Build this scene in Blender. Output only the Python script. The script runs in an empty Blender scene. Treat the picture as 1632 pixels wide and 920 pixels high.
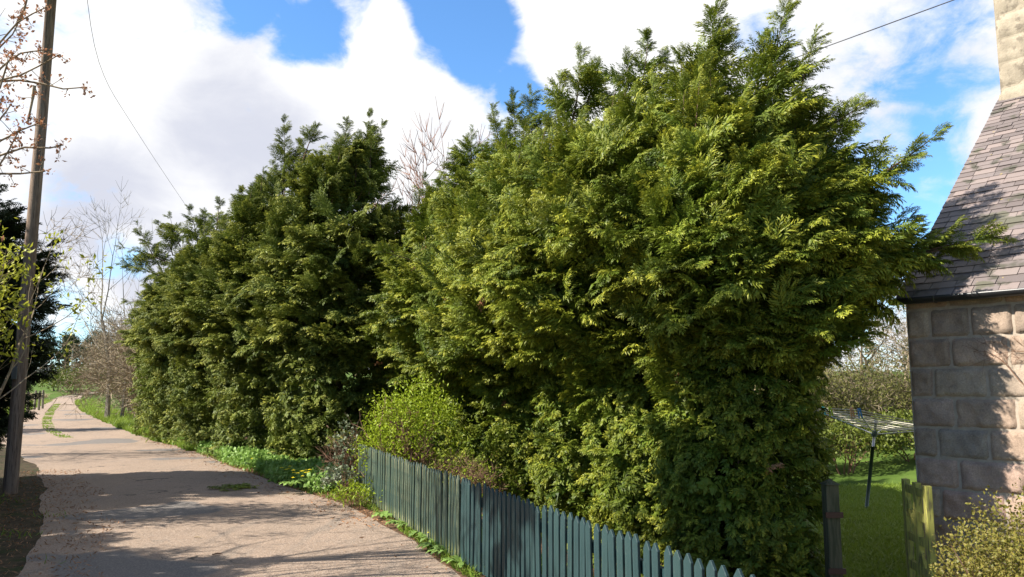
import bpy, bmesh, math, random
import numpy as np
from mathutils import Vector, Matrix
random.seed(7)
R0 = np.random.default_rng(7)
S = bpy.context.scene
COL = S.collection
rad = math.radians

# ------------------------------------------------------------------ camera, light, exposure
F_PX, CX, CY, CAM_Z = 1270.0, 816.0, 460.0, 1.6
PITCH = math.atan(160 / F_PX)
cd = bpy.data.cameras.new("camera"); cam = bpy.data.objects.new("camera", cd); COL.objects.link(cam)
cd.sensor_width = 36; cd.lens = 36 * F_PX / 1632; cd.clip_end = 3000; cd.clip_start = 0.05
cam.location = (0, 0, CAM_Z); cam.rotation_euler = (math.pi / 2 + PITCH, 0, 0)
S.camera = cam
SUN_EL = rad(38)
SUN_AZ = (-0.973, -0.231)                     # horizontal direction towards the sun
sun_dir = Vector((SUN_AZ[0] * math.cos(SUN_EL), SUN_AZ[1] * math.cos(SUN_EL), math.sin(SUN_EL))).normalized()
sd = bpy.data.lights.new("sun", 'SUN'); sd.energy = 5.0; sd.angle = rad(0.5); sd.color = (1.0, 0.93, 0.82)
so = bpy.data.objects.new("sun", sd); COL.objects.link(so)
so.rotation_euler = (-sun_dir).to_track_quat('-Z', 'Y').to_euler()
S.view_settings.view_transform = 'Standard'; S.view_settings.look = 'None'
S.view_settings.gamma = 1; S.view_settings.use_curve_mapping = False
S.view_settings.exposure = 1.05
S.cycles.max_bounces = 5; S.cycles.diffuse_bounces = 3; S.cycles.glossy_bounces = 2
S.cycles.transmission_bounces = 3; S.cycles.transparent_max_bounces = 4

def ray(px, py):
    v = (CY - py) / F_PX; c, s = math.cos(PITCH), math.sin(PITCH)
    return Vector(((px - CX) / F_PX, c - s * v, s + c * v))
def at(px, py, Y):
    d = ray(px, py); return Vector((0, 0, CAM_Z)) + d * (Y / d.y)
def on_z(px, py, z=0.0):
    d = ray(px, py); return Vector((0, 0, CAM_Z)) + d * ((z - CAM_Z) / d.z)

# ------------------------------------------------------------------ world
W = bpy.data.worlds.new("World"); S.world = W; W.use_nodes = True
nt = W.node_tree; N = nt.nodes; L = nt.links; N.clear()
def wn(t, **k):
    n = N.new(t)
    for a, b in k.items(): setattr(n, a, b)
    return n
wo = wn('ShaderNodeOutputWorld')
sky = wn('ShaderNodeTexSky', sky_type='NISHITA', sun_disc=False)
sky.sun_elevation = SUN_EL; sky.sun_rotation = math.atan2(SUN_AZ[0], SUN_AZ[1]); sky.ozone_density = 2.5; sky.dust_density = 0.3
bgs = wn('ShaderNodeBackground'); bgs.inputs[1].default_value = 0.115
skyc = wn('ShaderNodeMix', data_type='RGBA', blend_type='MULTIPLY'); skyc.inputs[0].default_value = 1
skyc.inputs[7].default_value = (0.66, 0.95, 1.17, 1)
L.new(sky.outputs[0], skyc.inputs[6]); L.new(skyc.outputs[2], bgs.inputs[0])
tc = wn('ShaderNodeTexCoord')
def wm(op, a, b=None, c=None, clamp=False):
    n = wn('ShaderNodeMath', operation=op, use_clamp=clamp)
    for i, x in enumerate((a, b, c)):
        if x is None: continue
        if isinstance(x, (int, float)): n.inputs[i].default_value = x
        else: L.new(x, n.inputs[i])
    return n.outputs[0]
def wnoise(scale, detail, rough, dist, off=(0, 0, 0), stretch=(1, 1, 1)):
    m = wn('ShaderNodeMapping'); m.inputs['Location'].default_value = off; m.inputs['Scale'].default_value = stretch
    L.new(tc.outputs['Generated'], m.inputs['Vector'])
    n = wn('ShaderNodeTexNoise'); n.inputs['Scale'].default_value = scale; n.inputs['Detail'].default_value = detail
    n.inputs['Roughness'].default_value = rough; n.inputs['Distortion'].default_value = dist
    L.new(m.outputs[0], n.inputs['Vector']); return n.outputs[0]
def blob(px, py, r, amp):
    d = ray(px, py).normalized()
    v = wn('ShaderNodeVectorMath', operation='DOT_PRODUCT'); L.new(tc.outputs['Generated'], v.inputs[0]); v.inputs[1].default_value = d
    mr = wn('ShaderNodeMapRange', interpolation_type='SMOOTHSTEP')
    mr.inputs['From Min'].default_value = math.cos(r / F_PX); mr.inputs['From Max'].default_value = 1.0
    mr.inputs['To Min'].default_value = 0; mr.inputs['To Max'].default_value = amp
    L.new(v.outputs['Value'], mr.inputs['Value']); return mr.outputs[0]
n1 = wnoise(3.4, 9, 0.62, 0.35, (3.1, 0.4, 1.9), (1, 1, 1.7))
n2 = wnoise(11, 7, 0.6, 0.6, (7.7, 1.2, 0.3), (1, 1, 1.5))
m = wm('MULTIPLY_ADD', n1, 1.7, -0.85)
m = wm('ADD', m, wm('MULTIPLY_ADD', n2, 1.3, -0.65))
n3 = wnoise(30, 6, 0.65, 0.5, (2.2, 4.4, 1.1), (1, 1, 1.4)); m = wm('ADD', m, wm('MULTIPLY_ADD', n3, 0.5, -0.25))
sep = wn('ShaderNodeSeparateXYZ'); L.new(tc.outputs['Generated'], sep.inputs[0])
front = wn('ShaderNodeMapRange', interpolation_type='SMOOTHSTEP'); front.inputs['From Min'].default_value = -0.1; front.inputs['From Max'].default_value = 0.55
front.inputs['To Min'].default_value = 0.10; front.inputs['To Max'].default_value = 0.40
L.new(sep.outputs[1], front.inputs['Value']); m = wm('ADD', m, front.outputs[0])
for b in [(360, -10, 95, -.65), (450, 25, 100, -.60), (500, 70, 75, -.5), (560, 40, 80, -.55), (720, 20, 120, -.75), (790, 95, 90, -.7), (845, 150, 60, -.6), (680, 20, 60, -.5),
          (628, 45, 55, .55), (600, 110, 60, .25), (190, 415, 50, -.45), (1345, 512, 45, -.8), (80, 516, 80, -.36), (1465, 100, 170, -.30), (1450, 320, 150, -.30), (1555, 60, 110, -.18), (1390, 150, 110, -.10),
          (1510, 225, 60, -.3), (1480, 330, 90, -.15), (1560, 200, 60, .3), (1430, 230, 50, .15), (900, 40, 110, .35), (1050, 60, 160, .3), (300, 60, 120, .1), (600, 170, 190, .35), (250, 120, 200, .12)]:
    m = wm('ADD', m, blob(*b))
cr = wn('ShaderNodeMapRange', interpolation_type='SMOOTHSTEP'); cr.inputs['From Min'].default_value = -0.24; cr.inputs['From Max'].default_value = 0.40
L.new(m, cr.inputs['Value'])
g1 = wnoise(4.2, 8, 0.6, 0.5, (1.3, 5.1, 2.2), (1, 1, 1.6))
g = wm('MULTIPLY_ADD', g1, 1.5, -0.86)
for b in [(430, 200, 170, .50), (300, 170, 130, .25), (230, 360, 170, .50), (130, 400, 130, .35), (60, 330, 150, .15), (480, 280, 130, .3), (120, 250, 90, .25), (1400, 200, 150, .1), (60, 90, 200, -.3), (560, 100, 150, -.4), (300, 290, 60, -.2), (1000, 50, 250, -.4), (100, 480, 90, -.5), (200, 390, 40, -.4)]:
    g = wm('ADD', g, blob(*b))
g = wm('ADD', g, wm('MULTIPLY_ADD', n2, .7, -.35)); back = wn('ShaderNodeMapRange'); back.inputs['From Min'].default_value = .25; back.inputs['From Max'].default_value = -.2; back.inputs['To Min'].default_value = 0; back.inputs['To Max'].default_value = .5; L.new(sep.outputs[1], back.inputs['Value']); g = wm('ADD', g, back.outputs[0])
gr = wn('ShaderNodeMapRange', interpolation_type='SMOOTHSTEP'); gr.inputs['From Min'].default_value = -0.35; gr.inputs['From Max'].default_value = 0.75
L.new(g, gr.inputs['Value'])
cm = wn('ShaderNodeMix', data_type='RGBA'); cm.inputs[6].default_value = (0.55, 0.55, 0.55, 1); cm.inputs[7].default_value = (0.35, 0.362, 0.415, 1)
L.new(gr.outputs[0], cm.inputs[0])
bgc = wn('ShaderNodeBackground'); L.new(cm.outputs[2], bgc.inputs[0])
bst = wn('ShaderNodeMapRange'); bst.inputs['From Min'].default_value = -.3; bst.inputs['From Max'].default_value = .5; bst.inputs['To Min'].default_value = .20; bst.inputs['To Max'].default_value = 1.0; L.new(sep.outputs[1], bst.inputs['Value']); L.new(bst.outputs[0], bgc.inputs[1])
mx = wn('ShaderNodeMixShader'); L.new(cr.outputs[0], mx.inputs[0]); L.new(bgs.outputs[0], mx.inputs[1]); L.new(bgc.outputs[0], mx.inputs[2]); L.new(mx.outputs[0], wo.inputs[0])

# ------------------------------------------------------------------ materials
def new_mat(name):
    m = bpy.data.materials.new(name); m.use_nodes = True
    return m, m.node_tree.nodes, m.node_tree.links, m.node_tree.nodes['Principled BSDF']
def noise_mat(name, c1, c2, scale=5, detail=6, rough=0.85, c3=None, scale3=1.0, lo=.35, hi=.65, bump=0.0, bscale=60, spec=0.25, stretch=None, lo3=.5, hi3=.62, bdist=.01):
    m, n, l, p = new_mat(name)
    tc = n.new('ShaderNodeTexCoord'); src = tc.outputs['Object']
    if stretch:
        mp = n.new('ShaderNodeMapping'); mp.inputs['Scale'].default_value = stretch; l.new(src, mp.inputs[0]); src = mp.outputs[0]
    def nz(s, d, r=.6):
        t = n.new('ShaderNodeTexNoise'); t.inputs['Scale'].default_value = s; t.inputs['Detail'].default_value = d; t.inputs['Roughness'].default_value = r
        l.new(src, t.inputs['Vector']); return t.outputs[0]
    def mix(f, a, b):
        x = n.new('ShaderNodeMix'); x.data_type = 'RGBA'
        for i, v in ((0, f), (6, a), (7, b)):
            if isinstance(v, tuple): x.inputs[i].default_value = (*v, 1)
            elif isinstance(v, float): x.inputs[i].default_value = v
            else: l.new(v, x.inputs[i])
        return x.outputs[2]
    def mr(v, a, b):
        x = n.new('ShaderNodeMapRange'); x.interpolation_type = 'SMOOTHSTEP'; x.inputs[1].default_value = a; x.inputs[2].default_value = b; l.new(v, x.inputs[0]); return x.outputs[0]
    c = mix(mr(nz(scale, detail), lo, hi), c1, c2)
    if c3: c = mix(mr(nz(scale3, 5, .65), lo3, hi3), c, c3)
    l.new(c, p.inputs['Base Color']); p.inputs['Roughness'].default_value = rough; p.inputs['Specular IOR Level'].default_value = spec
    if bump:
        b = n.new('ShaderNodeBump'); b.inputs['Strength'].default_value = bump; b.inputs['Distance'].default_value = bdist
        l.new(nz(bscale, 4, .7), b.inputs['Height']); l.new(b.outputs[0], p.inputs['Normal'])
    return m
def leaf_mat(name, dark, light, tipc, trans=0.25, rough=0.55, spec=0.3, tip_pow=2.0):
    """colour from two mesh attributes: var (plant-to-plant difference) and tip (young growth)"""
    m, n, l, p = new_mat(name)
    a = n.new('ShaderNodeAttribute'); a.attribute_name = 'var'
    t = n.new('ShaderNodeAttribute'); t.attribute_name = 'tip'
    x = n.new('ShaderNodeMix'); x.data_type = 'RGBA'; l.new(a.outputs['Fac'], x.inputs[0]); x.inputs[6].default_value = (*dark, 1); x.inputs[7].default_value = (*light, 1)
    pw = n.new('ShaderNodeMath'); pw.operation = 'POWER'; l.new(t.outputs['Fac'], pw.inputs[0]); pw.inputs[1].default_value = tip_pow
    y = n.new('ShaderNodeMix'); y.data_type = 'RGBA'; l.new(pw.outputs[0], y.inputs[0]); l.new(x.outputs[2], y.inputs[6]); y.inputs[7].default_value = (*tipc, 1)
    l.new(y.outputs[2], p.inputs['Base Color']); p.inputs['Roughness'].default_value = rough; p.inputs['Specular IOR Level'].default_value = spec
    tr = n.new('ShaderNodeBsdfTranslucent'); l.new(y.outputs[2], tr.inputs[0])
    ms = n.new('ShaderNodeMixShader'); ms.inputs[0].default_value = trans
    l.new(p.outputs[0], ms.inputs[1]); l.new(tr.outputs[0], ms.inputs[2]); l.new(ms.outputs[0], n['Material Output'].inputs[0])
    return m
def flat_mat(name, c, rough=.6, metal=0, spec=.4):
    m, n, l, p = new_mat(name); p.inputs['Base Color'].default_value = (*c, 1); p.inputs['Roughness'].default_value = rough; p.inputs['Metallic'].default_value = metal
    p.inputs['Specular IOR Level'].default_value = spec; return m

M = {}
M['cypress'] = leaf_mat('cypress_leaf', (.044, .078, .010), (.155, .218, .024), (.54, .52, .055), .20, .5, .22, 1.1)
M['cypress_shear'] = M['cypress']
M['cypress_far'] = leaf_mat('cypress_far_leaf', (.050, .080, .014), (.150, .198, .032), (.50, .48, .075), .20, .55, .2, 1.15)
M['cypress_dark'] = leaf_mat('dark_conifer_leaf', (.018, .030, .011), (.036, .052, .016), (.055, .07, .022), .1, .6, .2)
M['litter'] = leaf_mat('brown_litter', (.20, .09, .045), (.42, .21, .11), (.5, .3, .16), .1, .8, .1, 1)
M['bark'] = noise_mat('bark', (.11, .065, .04), (.19, .12, .08), 9, c3=(.07, .05, .035), scale3=4, bump=.6, bscale=30, stretch=(1, 1, .25))
M['greybark'] = noise_mat('grey_bark', (.24, .21, .165), (.36, .32, .25), 8, bump=.3, bscale=30)
M['twig_tan'] = noise_mat('twig_tan', (.24, .185, .12), (.36, .29, .20), 3)
M['twig_red'] = noise_mat('twig_red', (.28, .14, .09), (.38, .21, .14), 3)
M['twig_brown'] = noise_mat('twig_brown', (.17, .095, .06), (.27, .17, .11), 4)
M['asphalt'] = None
M['soil'] = noise_mat('litter_soil', (.085, .055, .036), (.17, .10, .062), 5, 8, .95, c3=(.26, .145, .085), scale3=9, bump=.7, bscale=50, spec=.1)
M['dryverge'] = noise_mat('dry_verge', (.045, .036, .024), (.10, .075, .048), 7, 8, .95, c3=(.04, .05, .02), scale3=3, bump=.8, bscale=60, spec=.1)
M['grassground'] = noise_mat('grass_ground', (.06, .105, .018), (.10, .16, .03), .6, 9, .95, c3=(.12, .11, .05), scale3=3, lo3=.58, hi3=.75, bump=.6, bscale=40, spec=.1)

# ------------------------------------------------------------------ mesh helpers
def tag(o, label=None, cat=None, group=None, kind=None):
    if label: o['label'] = label
    if cat: o['category'] = cat
    if group: o['group'] = group
    if kind: o['kind'] = kind
    return o
def empty(name, loc, label=None, cat=None, group=None, rz=0):
    o = bpy.data.objects.new(name, None); COL.objects.link(o); o.location = loc; o.rotation_euler.z = rz; o.empty_display_size = .2
    return tag(o, label, cat, group)
def link(name, me, mat, parent=None, loc=None):
    o = bpy.data.objects.new(name, me); COL.objects.link(o)
    if mat: me.materials.append(mat)
    if parent:
        o.parent = parent
    if loc is not None: o.location = loc
    return o
def tri_mesh(name, T, mat, parent=None, tip=None, var=None, origin=(0, 0, 0), smooth=False):
    """T (n,3,3) triangle soup in world space"""
    T = np.asarray(T, dtype=np.float32).reshape(-1, 3, 3); n = len(T)
    V = T.reshape(-1, 3) - np.array(origin, dtype=np.float32)
    me = bpy.data.meshes.new(name)
    me.vertices.add(3 * n); me.vertices.foreach_set('co', V.ravel())
    me.loops.add(3 * n); me.loops.foreach_set('vertex_index', np.arange(3 * n, dtype=np.int32))
    me.polygons.add(n); me.polygons.foreach_set('loop_start', np.arange(0, 3 * n, 3, dtype=np.int32))
    me.update(calc_edges=True)
    for nm, a in (('tip', tip), ('var', var)):
        if a is None: continue
        at_ = me.attributes.new(nm, 'FLOAT', 'POINT'); at_.data.foreach_set('value', np.asarray(a, dtype=np.float32).ravel())
    return link(name, me, mat, parent)
class MB:
    def __init__(s): s.v = []; s.f = []; s.c = []
    def add(s, vs, fs, c=None):
        k = len(s.v); s.v += [tuple(x) for x in vs]; s.f += [tuple(i + k for i in f) for f in fs]
        s.c += [c] * len(vs)
    def box(s, a, b, M4=None, c=None):
        x0, y0, z0 = a; x1, y1, z1 = b
        vs = [Vector(p) for p in ((x0, y0, z0), (x1, y0, z0), (x1, y1, z0), (x0, y1, z0), (x0, y0, z1), (x1, y0, z1), (x1, y1, z1), (x0, y1, z1))]
        if M4: vs = [M4 @ v for v in vs]
        s.add(vs, [(0, 3, 2, 1), (4, 5, 6, 7), (0, 1, 5, 4), (1, 2, 6, 5), (2, 3, 7, 6), (3, 0, 4, 7)], c)
    def bar(s, p, q, w, h, c=None, up=(0, 0, 1)):
        p = Vector(p); q = Vector(q); d = (q - p); ln = d.length; d.normalize(); u = Vector(up); sx = d.cross(u)
        if sx.length < 1e-4: sx = d.cross(Vector((1, 0, 0)))
        sx.normalize(); u = sx.cross(d)
        M4 = Matrix((sx, d, u)).transposed().to_4x4(); M4.translation = p
        s.box((-w / 2, 0, -h / 2), (w / 2, ln, h / 2), M4, c)
    def tube(s, pts, r, n=8, c=None, caps=True):
        pts = [Vector(p) for p in pts]; rs = r if isinstance(r, (list, tuple)) else [r] * len(pts)
        ref = None; vs = []; fs = []
        for i, p in enumerate(pts):
            d = (pts[min(i + 1, len(pts) - 1)] - pts[max(i - 1, 0)]).normalized()
            if ref is None: ref = Vector((1, 0, 0)) if abs(d.x) < .8 else Vector((0, 1, 0))
            a = d.cross(ref).normalized(); b = d.cross(a); ref = a.cross(d) * -1 if False else ref
            for k in range(n):
                t = 2 * math.pi * k / n; vs.append(p + (a * math.cos(t) + b * math.sin(t)) * rs[i])
        for i in range(len(pts) - 1):
            for k in range(n): fs.append((i * n + k, i * n + (k + 1) % n, (i + 1) * n + (k + 1) % n, (i + 1) * n + k))
        if caps: fs.append(tuple(range(n))); fs.append(tuple(reversed(range((len(pts) - 1) * n, len(pts) * n))))
        s.add(vs, fs, c)
    def build(s, name, mat, parent=None, smooth=False, bevel=0, attr=None):
        me = bpy.data.meshes.new(name); me.from_pydata(s.v, [], s.f); me.update()
        if attr:
            a = me.attributes.new(attr, 'FLOAT', 'POINT'); a.data.foreach_set('value', [x if x is not None else .5 for x in s.c])
        if smooth: me.polygons.foreach_set('use_smooth', [True] * len(me.polygons))
        o = link(name, me, mat, parent)
        if bevel:
            b = o.modifiers.new('bevel', 'BEVEL'); b.width = bevel; b.segments = 2; b.limit_method = 'ANGLE'
        return o
def localise(root):
    """move the world-space meshes of a thing into its root's frame"""
    mi = root.matrix_basis.inverted()
    for ch in [o for o in bpy.data.objects if o.parent == root]:
        if ch.type == 'MESH' and not ch.get('loc'):
            ch.data.transform(mi); ch['loc'] = 1
            for g in [o for o in bpy.data.objects if o.parent == ch]:
                if g.type == 'MESH' and not g.get('loc'): g.data.transform(mi); g['loc'] = 1
def copy_tree(o, parent=None):
    c = o.copy(); COL.objects.link(c); c.parent = parent
    for ch in o.children: copy_tree(ch, c)
    return c
def segs_to_tris(segs, n=3):
    A = np.array([(*a, *b, r0, r1) for a, b, r0, r1 in segs], dtype=np.float64)
    p, q, r0, r1 = A[:, :3], A[:, 3:6], A[:, 6:7], A[:, 7:8]
    d = q - p; d /= np.maximum(np.linalg.norm(d, axis=1, keepdims=True), 1e-6)
    ref = np.where(np.abs(d[:, 2:3]) > .85, np.array([[1., 0, 0]]), np.array([[0, 0, 1.]]))
    a = np.cross(d, ref); a /= np.linalg.norm(a, axis=1, keepdims=True); b = np.cross(d, a)
    out = []
    for k in range(n):
        t0 = 2 * math.pi * k / n; t1 = 2 * math.pi * (k + 1) / n
        e0 = a * math.cos(t0) + b * math.sin(t0); e1 = a * math.cos(t1) + b * math.sin(t1)
        P0, P1, Q0, Q1 = p + e0 * r0, p + e1 * r0, q + e0 * r1, q + e1 * r1
        out.append(np.stack([P0, P1, Q1], 1)); out.append(np.stack([P0, Q1, Q0], 1))
    return np.concatenate(out)
def snoise(P, f=1.0, seed=0):
    """cheap smooth 3-D noise about -1..1, P (...,3)"""
    P = np.asarray(P) * f; s = seed * 1.37
    x, y, z = P[..., 0], P[..., 1], P[..., 2]
    return (np.sin(1.7 * x + 2.3 * y + s) + np.sin(2.9 * y - 1.3 * z + 1.1 + s) + np.sin(2.1 * z + 1.9 * x + 2.7 - s) + np.sin(3.7 * x - 2.2 * y + 1.8 * z + 4 + 2 * s) * .7 + np.sin(-2.6 * x + 4.1 * y + 3.3 * z + s) * .6) / 4.3
def unit(a): return a / np.maximum(np.linalg.norm(a, axis=-1, keepdims=True), 1e-9)

# ------------------------------------------------------------------ terrain
FD = np.array([-0.367, 0.930])                 # direction in which the picket fence runs away from the camera
FN = np.array([0.930, 0.367])                  # into the garden
def fence_x(Y): return -0.31 - 0.395 * (Y - 7.18)
def sm(t): t = np.clip(t, 0, 1); return t * t * (3 - 2 * t)
def gz(x, y):
    x = np.asarray(x, float); y = np.asarray(y, float)
    far = np.interp(y, [25, 45, 62, 90, 112, 150, 220, 300, 500, 2500], [0, .36, .56, .9, 1.9, 3.9, 6.4, 7.2, 9, 30])
    n = (x - fence_x(y)) * .93
    drop = -.5 * sm((n - .3) / 2.2) * sm((26 - y) / 6) * sm((16 - n) / 5)
    return far + drop
YR = [-6, 0, 4, 7.2, 9, 11, 13.5, 17, 21.9, 29.8, 36, 45, 60, 90, 100]
XR = [4.9, 2.25, .75, -.47, -1.2, -2.1, -3.75, -5.9, -8.75, -14.2, -18.2, -23.9, -32.4, -48.0, -50]
YL = [-6, 0, 4, 7.2, 9, 11, 13, 16.7, 22, 29.8, 36, 45, 60, 90, 100]
XL = [-3.2, -3.4, -3.6, -4.05, -4.9, -6.1, -7.2, -9.5, -13.4, -19.3, -22.8, -27.2, -34.9, -49.9, -52]
def xr(y): return np.interp(y, YR, XR)
def xl(y): return np.interp(y, YL, XL)
def grid_sheet(name, X, Y, zoff, mat, kind='structure'):
    Z = gz(X, Y) + zoff; h, w = X.shape
    V = np.stack([X, Y, Z], -1).reshape(-1, 3)
    I = np.arange(h * w).reshape(h, w)
    Fc = np.stack([I[:-1, :-1], I[:-1, 1:], I[1:, 1:], I[1:, :-1]], -1).reshape(-1, 4)
    me = bpy.data.meshes.new(name); me.from_pydata(V.tolist(), [], Fc.tolist()); me.update()
    me.polygons.foreach_set('use_smooth', [True] * len(me.polygons))
    return tag(link(name, me, mat), kind=kind)
u = np.linspace(-1, 1, 181); gx = np.sign(u) * (18 * np.abs(u) + 1500 * np.abs(u) ** 5)
v = np.linspace(0, 1, 260); gy = -12 + 60 * v + 2400 * v ** 5
GX, GY = np.meshgrid(gx, gy)
grid_sheet('ground', GX, GY, -.012, M['grassground'])
def strip(name, fl, fr, y0, y1, ny, nx, zoff, mat):
    ys = y0 + (y1 - y0) * np.linspace(0, 1, ny) ** 1.6
    a = np.linspace(0, 1, nx)[None, :]; l_ = fl(ys)[:, None]; r_ = fr(ys)[:, None]
    return grid_sheet(name, l_ + (r_ - l_) * a, np.repeat(ys[:, None], nx, 1), zoff, mat)
# asphalt: pinkish worn tarmac
m_, n_, l_, p_ = new_mat('worn_tarmac')
def _asph():
    n, l, p = n_, l_, p_
    tcn = n.new('ShaderNodeTexCoord')
    def nz(s, d=6, r=.6, st=None):
        t = n.new('ShaderNodeTexNoise'); t.inputs['Scale'].default_value = s; t.inputs['Detail'].default_value = d; t.inputs['Roughness'].default_value = r
        src = tcn.outputs['Object']
        if st:
            mp = n.new('ShaderNodeMapping'); mp.inputs['Scale'].default_value = st; l.new(src, mp.inputs[0]); src = mp.outputs[0]
        l.new(src, t.inputs['Vector']); return t.outputs[0]
    def mr(v, a, b):
        x = n.new('ShaderNodeMapRange'); x.interpolation_type = 'SMOOTHSTEP'; x.inputs[1].default_value = a; x.inputs[2].default_value = b; l.new(v, x.inputs[0]); return x.outputs[0]
    def mix(f, a, b):
        x = n.new('ShaderNodeMix'); x.data_type = 'RGBA'
        for i, v in ((0, f), (6, a), (7, b)):
            if isinstance(v, tuple): x.inputs[i].default_value = (*v, 1)
            else: l.new(v, x.inputs[i])
        return x.outputs[2]
    c = mix(mr(nz(.7, 7, .65), .35, .65), (.375, .275, .205), (.310, .232, .175))
    c = mix(mr(nz(2.6, 8, .7), .56, .70), c, (.185, .158, .132))
    c = mix(mr(nz(1.3, 4, .5, (3.0, .35, 1)), .55, .72), c, (.25, .20, .16))
    c = mix(mr(nz(36, 4, .8), .50, .60), c, (.44, .35, .28))
    c = mix(mr(nz(52, 3, .75), .56, .63), c, (.15, .125, .105))
    c = mix(mr(nz(140, 2, .6), .60, .70), c, (.12, .10, .088))
    c = mix(mr(nz(17, 6, .7), .62, .74), c, (.33, .19, .115))
    vo = n.new('ShaderNodeTexVoronoi'); vo.feature = 'DISTANCE_TO_EDGE'; vo.inputs['Scale'].default_value = .9
    dn = n.new('ShaderNodeTexNoise'); dn.inputs['Scale'].default_value = 2.2; dn.inputs['Detail'].default_value = 6; l.new(tcn.outputs['Object'], dn.inputs['Vector'])
    va = n.new('ShaderNodeVectorMath'); va.operation = 'MULTIPLY_ADD'; l.new(dn.outputs['Color'], va.inputs[0]); va.inputs[1].default_value = (.9, .9, 0); l.new(tcn.outputs['Object'], va.inputs[2]); l.new(va.outputs[0], vo.inputs['Vector'])
    ck = mr(vo.outputs['Distance'], .012, .002); ck2 = n.new('ShaderNodeMath'); ck2.operation = 'MULTIPLY'; l.new(ck, ck2.inputs[0]); l.new(mr(nz(.5, 3), .50, .60), ck2.inputs[1])
    c = mix(ck2.outputs[0], c, (.10, .085, .07))
    pt_ = mr(nz(.34, 3, .4), .60, .62); c = mix(pt_, c, mix(mr(nz(60, 4, .8), .45, .6), (.17, .155, .145), (.27, .24, .215)))
    l.new(c, p.inputs['Base Color']); p.inputs['Roughness'].default_value = .9; p.inputs['Specular IOR Level'].default_value = .2
    b = n.new('ShaderNodeBump'); b.inputs['Strength'].default_value = .9; b.inputs['Distance'].default_value = .012; l.new(nz(48, 5, .8), b.inputs['Height'])
    b2 = n.new('ShaderNodeBump'); b2.inputs['Strength'].default_value = .5; b2.inputs['Distance'].default_value = .03; l.new(nz(3, 5, .6), b2.inputs['Height'])
    l.new(b.outputs[0], b2.inputs['Normal']); l.new(b2.outputs[0], p.inputs['Normal'])
_asph(); M['asphalt'] = m_
wob = lambda ys, a, k: a * (np.sin(ys * 1.9 + k) + .7 * np.sin(ys * 4.3 + 2 * k) + .5 * np.sin(ys * 9.1 + k)) / 2.2
strip('verge_soil', lambda y: xl(y) - 4.5, lambda y: xl(y) + .5, -6, 70, 120, 10, -.004, M['dryverge'])
strip('hedge_soil', lambda y: xr(y) - .5, lambda y: np.where(y < 13.5, fence_x(y) + 3.6, xr(y) + 3.4), -2, 44, 120, 14, -.004, M['soil'])
strip('road', lambda y: xl(y) - .25 + wob(y, .06, 1) * np.clip(y / 10, .6, 2), lambda y: xr(y) + wob(y, .05, 4), -6, 98, 300, 26, .004, M['asphalt'])

# ------------------------------------------------------------------ cypress foliage
def kite(o, d, s, ln, w):
    """thin tapering triangle from o along d, s = sideways vector"""
    return [o - s * w, o + s * w, o + d * ln]
def lobe(T, tips, o, d, s, up, ln, w, t0, t1, curl):
    """a flat pointed lobe with its tip nodding down: two triangles base-side-side and side-side-tip"""
    m_ = o + d * ln * .42; e = o + d * ln * .95 - up * curl * ln
    l_ = m_ - s * w; r_ = m_ + s * w; tm = t0 + (t1 - t0) * .4
    T += [[o, r_, l_], [l_, r_, e]]; tips += [(t0, tm, tm), (tm, tm, t1)]
def make_spray(rng, npair, nsub, w, droop=.30):
    T = []; tips = []
    Z = np.array([0, 0, 1.]); Y = np.array([0, 1., 0])
    side_bend = rng.uniform(-.2, .2)
    def ax(u_): return np.array([u_, side_bend * u_ * u_, .10 * u_ - droop * u_ * u_])
    for k in range(4):
        a, b = ax(k / 4), ax((k + 1) / 4 + .04); T.append([a - Y * w * .35, a + Y * w * .35, b]); tips.append((k / 4, k / 4, (k + 1) / 4))
    for k in range(npair):
        u_ = .10 + .84 * (k + rng.uniform(-.2, .2)) / npair
        for sd_ in (-1, 1):
            uu = min(.97, max(.03, u_ + sd_ * .025)); o = ax(uu)
            ang = rad(rng.uniform(32, 52)); ln = (.48 * (1 - uu) ** .7 + .13) * min(1, .5 + 2.2 * uu) * rng.uniform(.8, 1.15)
            d = unit(np.array([math.cos(ang), sd_ * math.sin(ang), rng.uniform(-.30, .18) - .25 * uu])); s = unit(np.cross(Z, d)); up = np.cross(d, s)
            s = unit(s + up * rng.uniform(-1.0, 1.0)); up = np.cross(d, s); tj = rng.normal(0, .22)
            lobe(T, tips, o, d, s, up, ln, w * (.7 + .5 * (1 - uu)), max(0, uu * .5 + tj), min(1, max(.1, .45 + .55 * uu + tj)), rng.uniform(.1, .5))
            for j in range(nsub):
                v_ = (j + .65) / (nsub + .5); o2 = o + d * ln * v_
                for sg in ((-1, 1) if nsub == 1 else ((1 if j % 2 else -1),)):
                    a2 = rad(rng.uniform(30, 50)) * sg; d2 = unit(d * math.cos(a2) + s * math.sin(a2) + Z * rng.uniform(-.35, .15))
                    s2 = unit(np.cross(Z, d2)); up2 = np.cross(d2, s2)
                    lobe(T, tips, o2, d2, unit(s2 + up2 * rng.uniform(-.5, .5)), up2, ln * (.62 - .22 * v_), w * .8, uu * .55, min(1, .35 + .6 * max(uu, v_)), rng.uniform(.1, .35))
    lobe(T, tips, ax(.9), unit(np.array([1, side_bend, -.5])), Y, Z, .2, w, .6, 1, .2)
    return np.array(T), np.array(tips, float)
def basis(d, up):
    x = unit(d); z = up - x * np.sum(up * x, -1, keepdims=True); z = unit(z); y = np.cross(z, x); return np.stack([x, y, z], -2)   # rows
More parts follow.
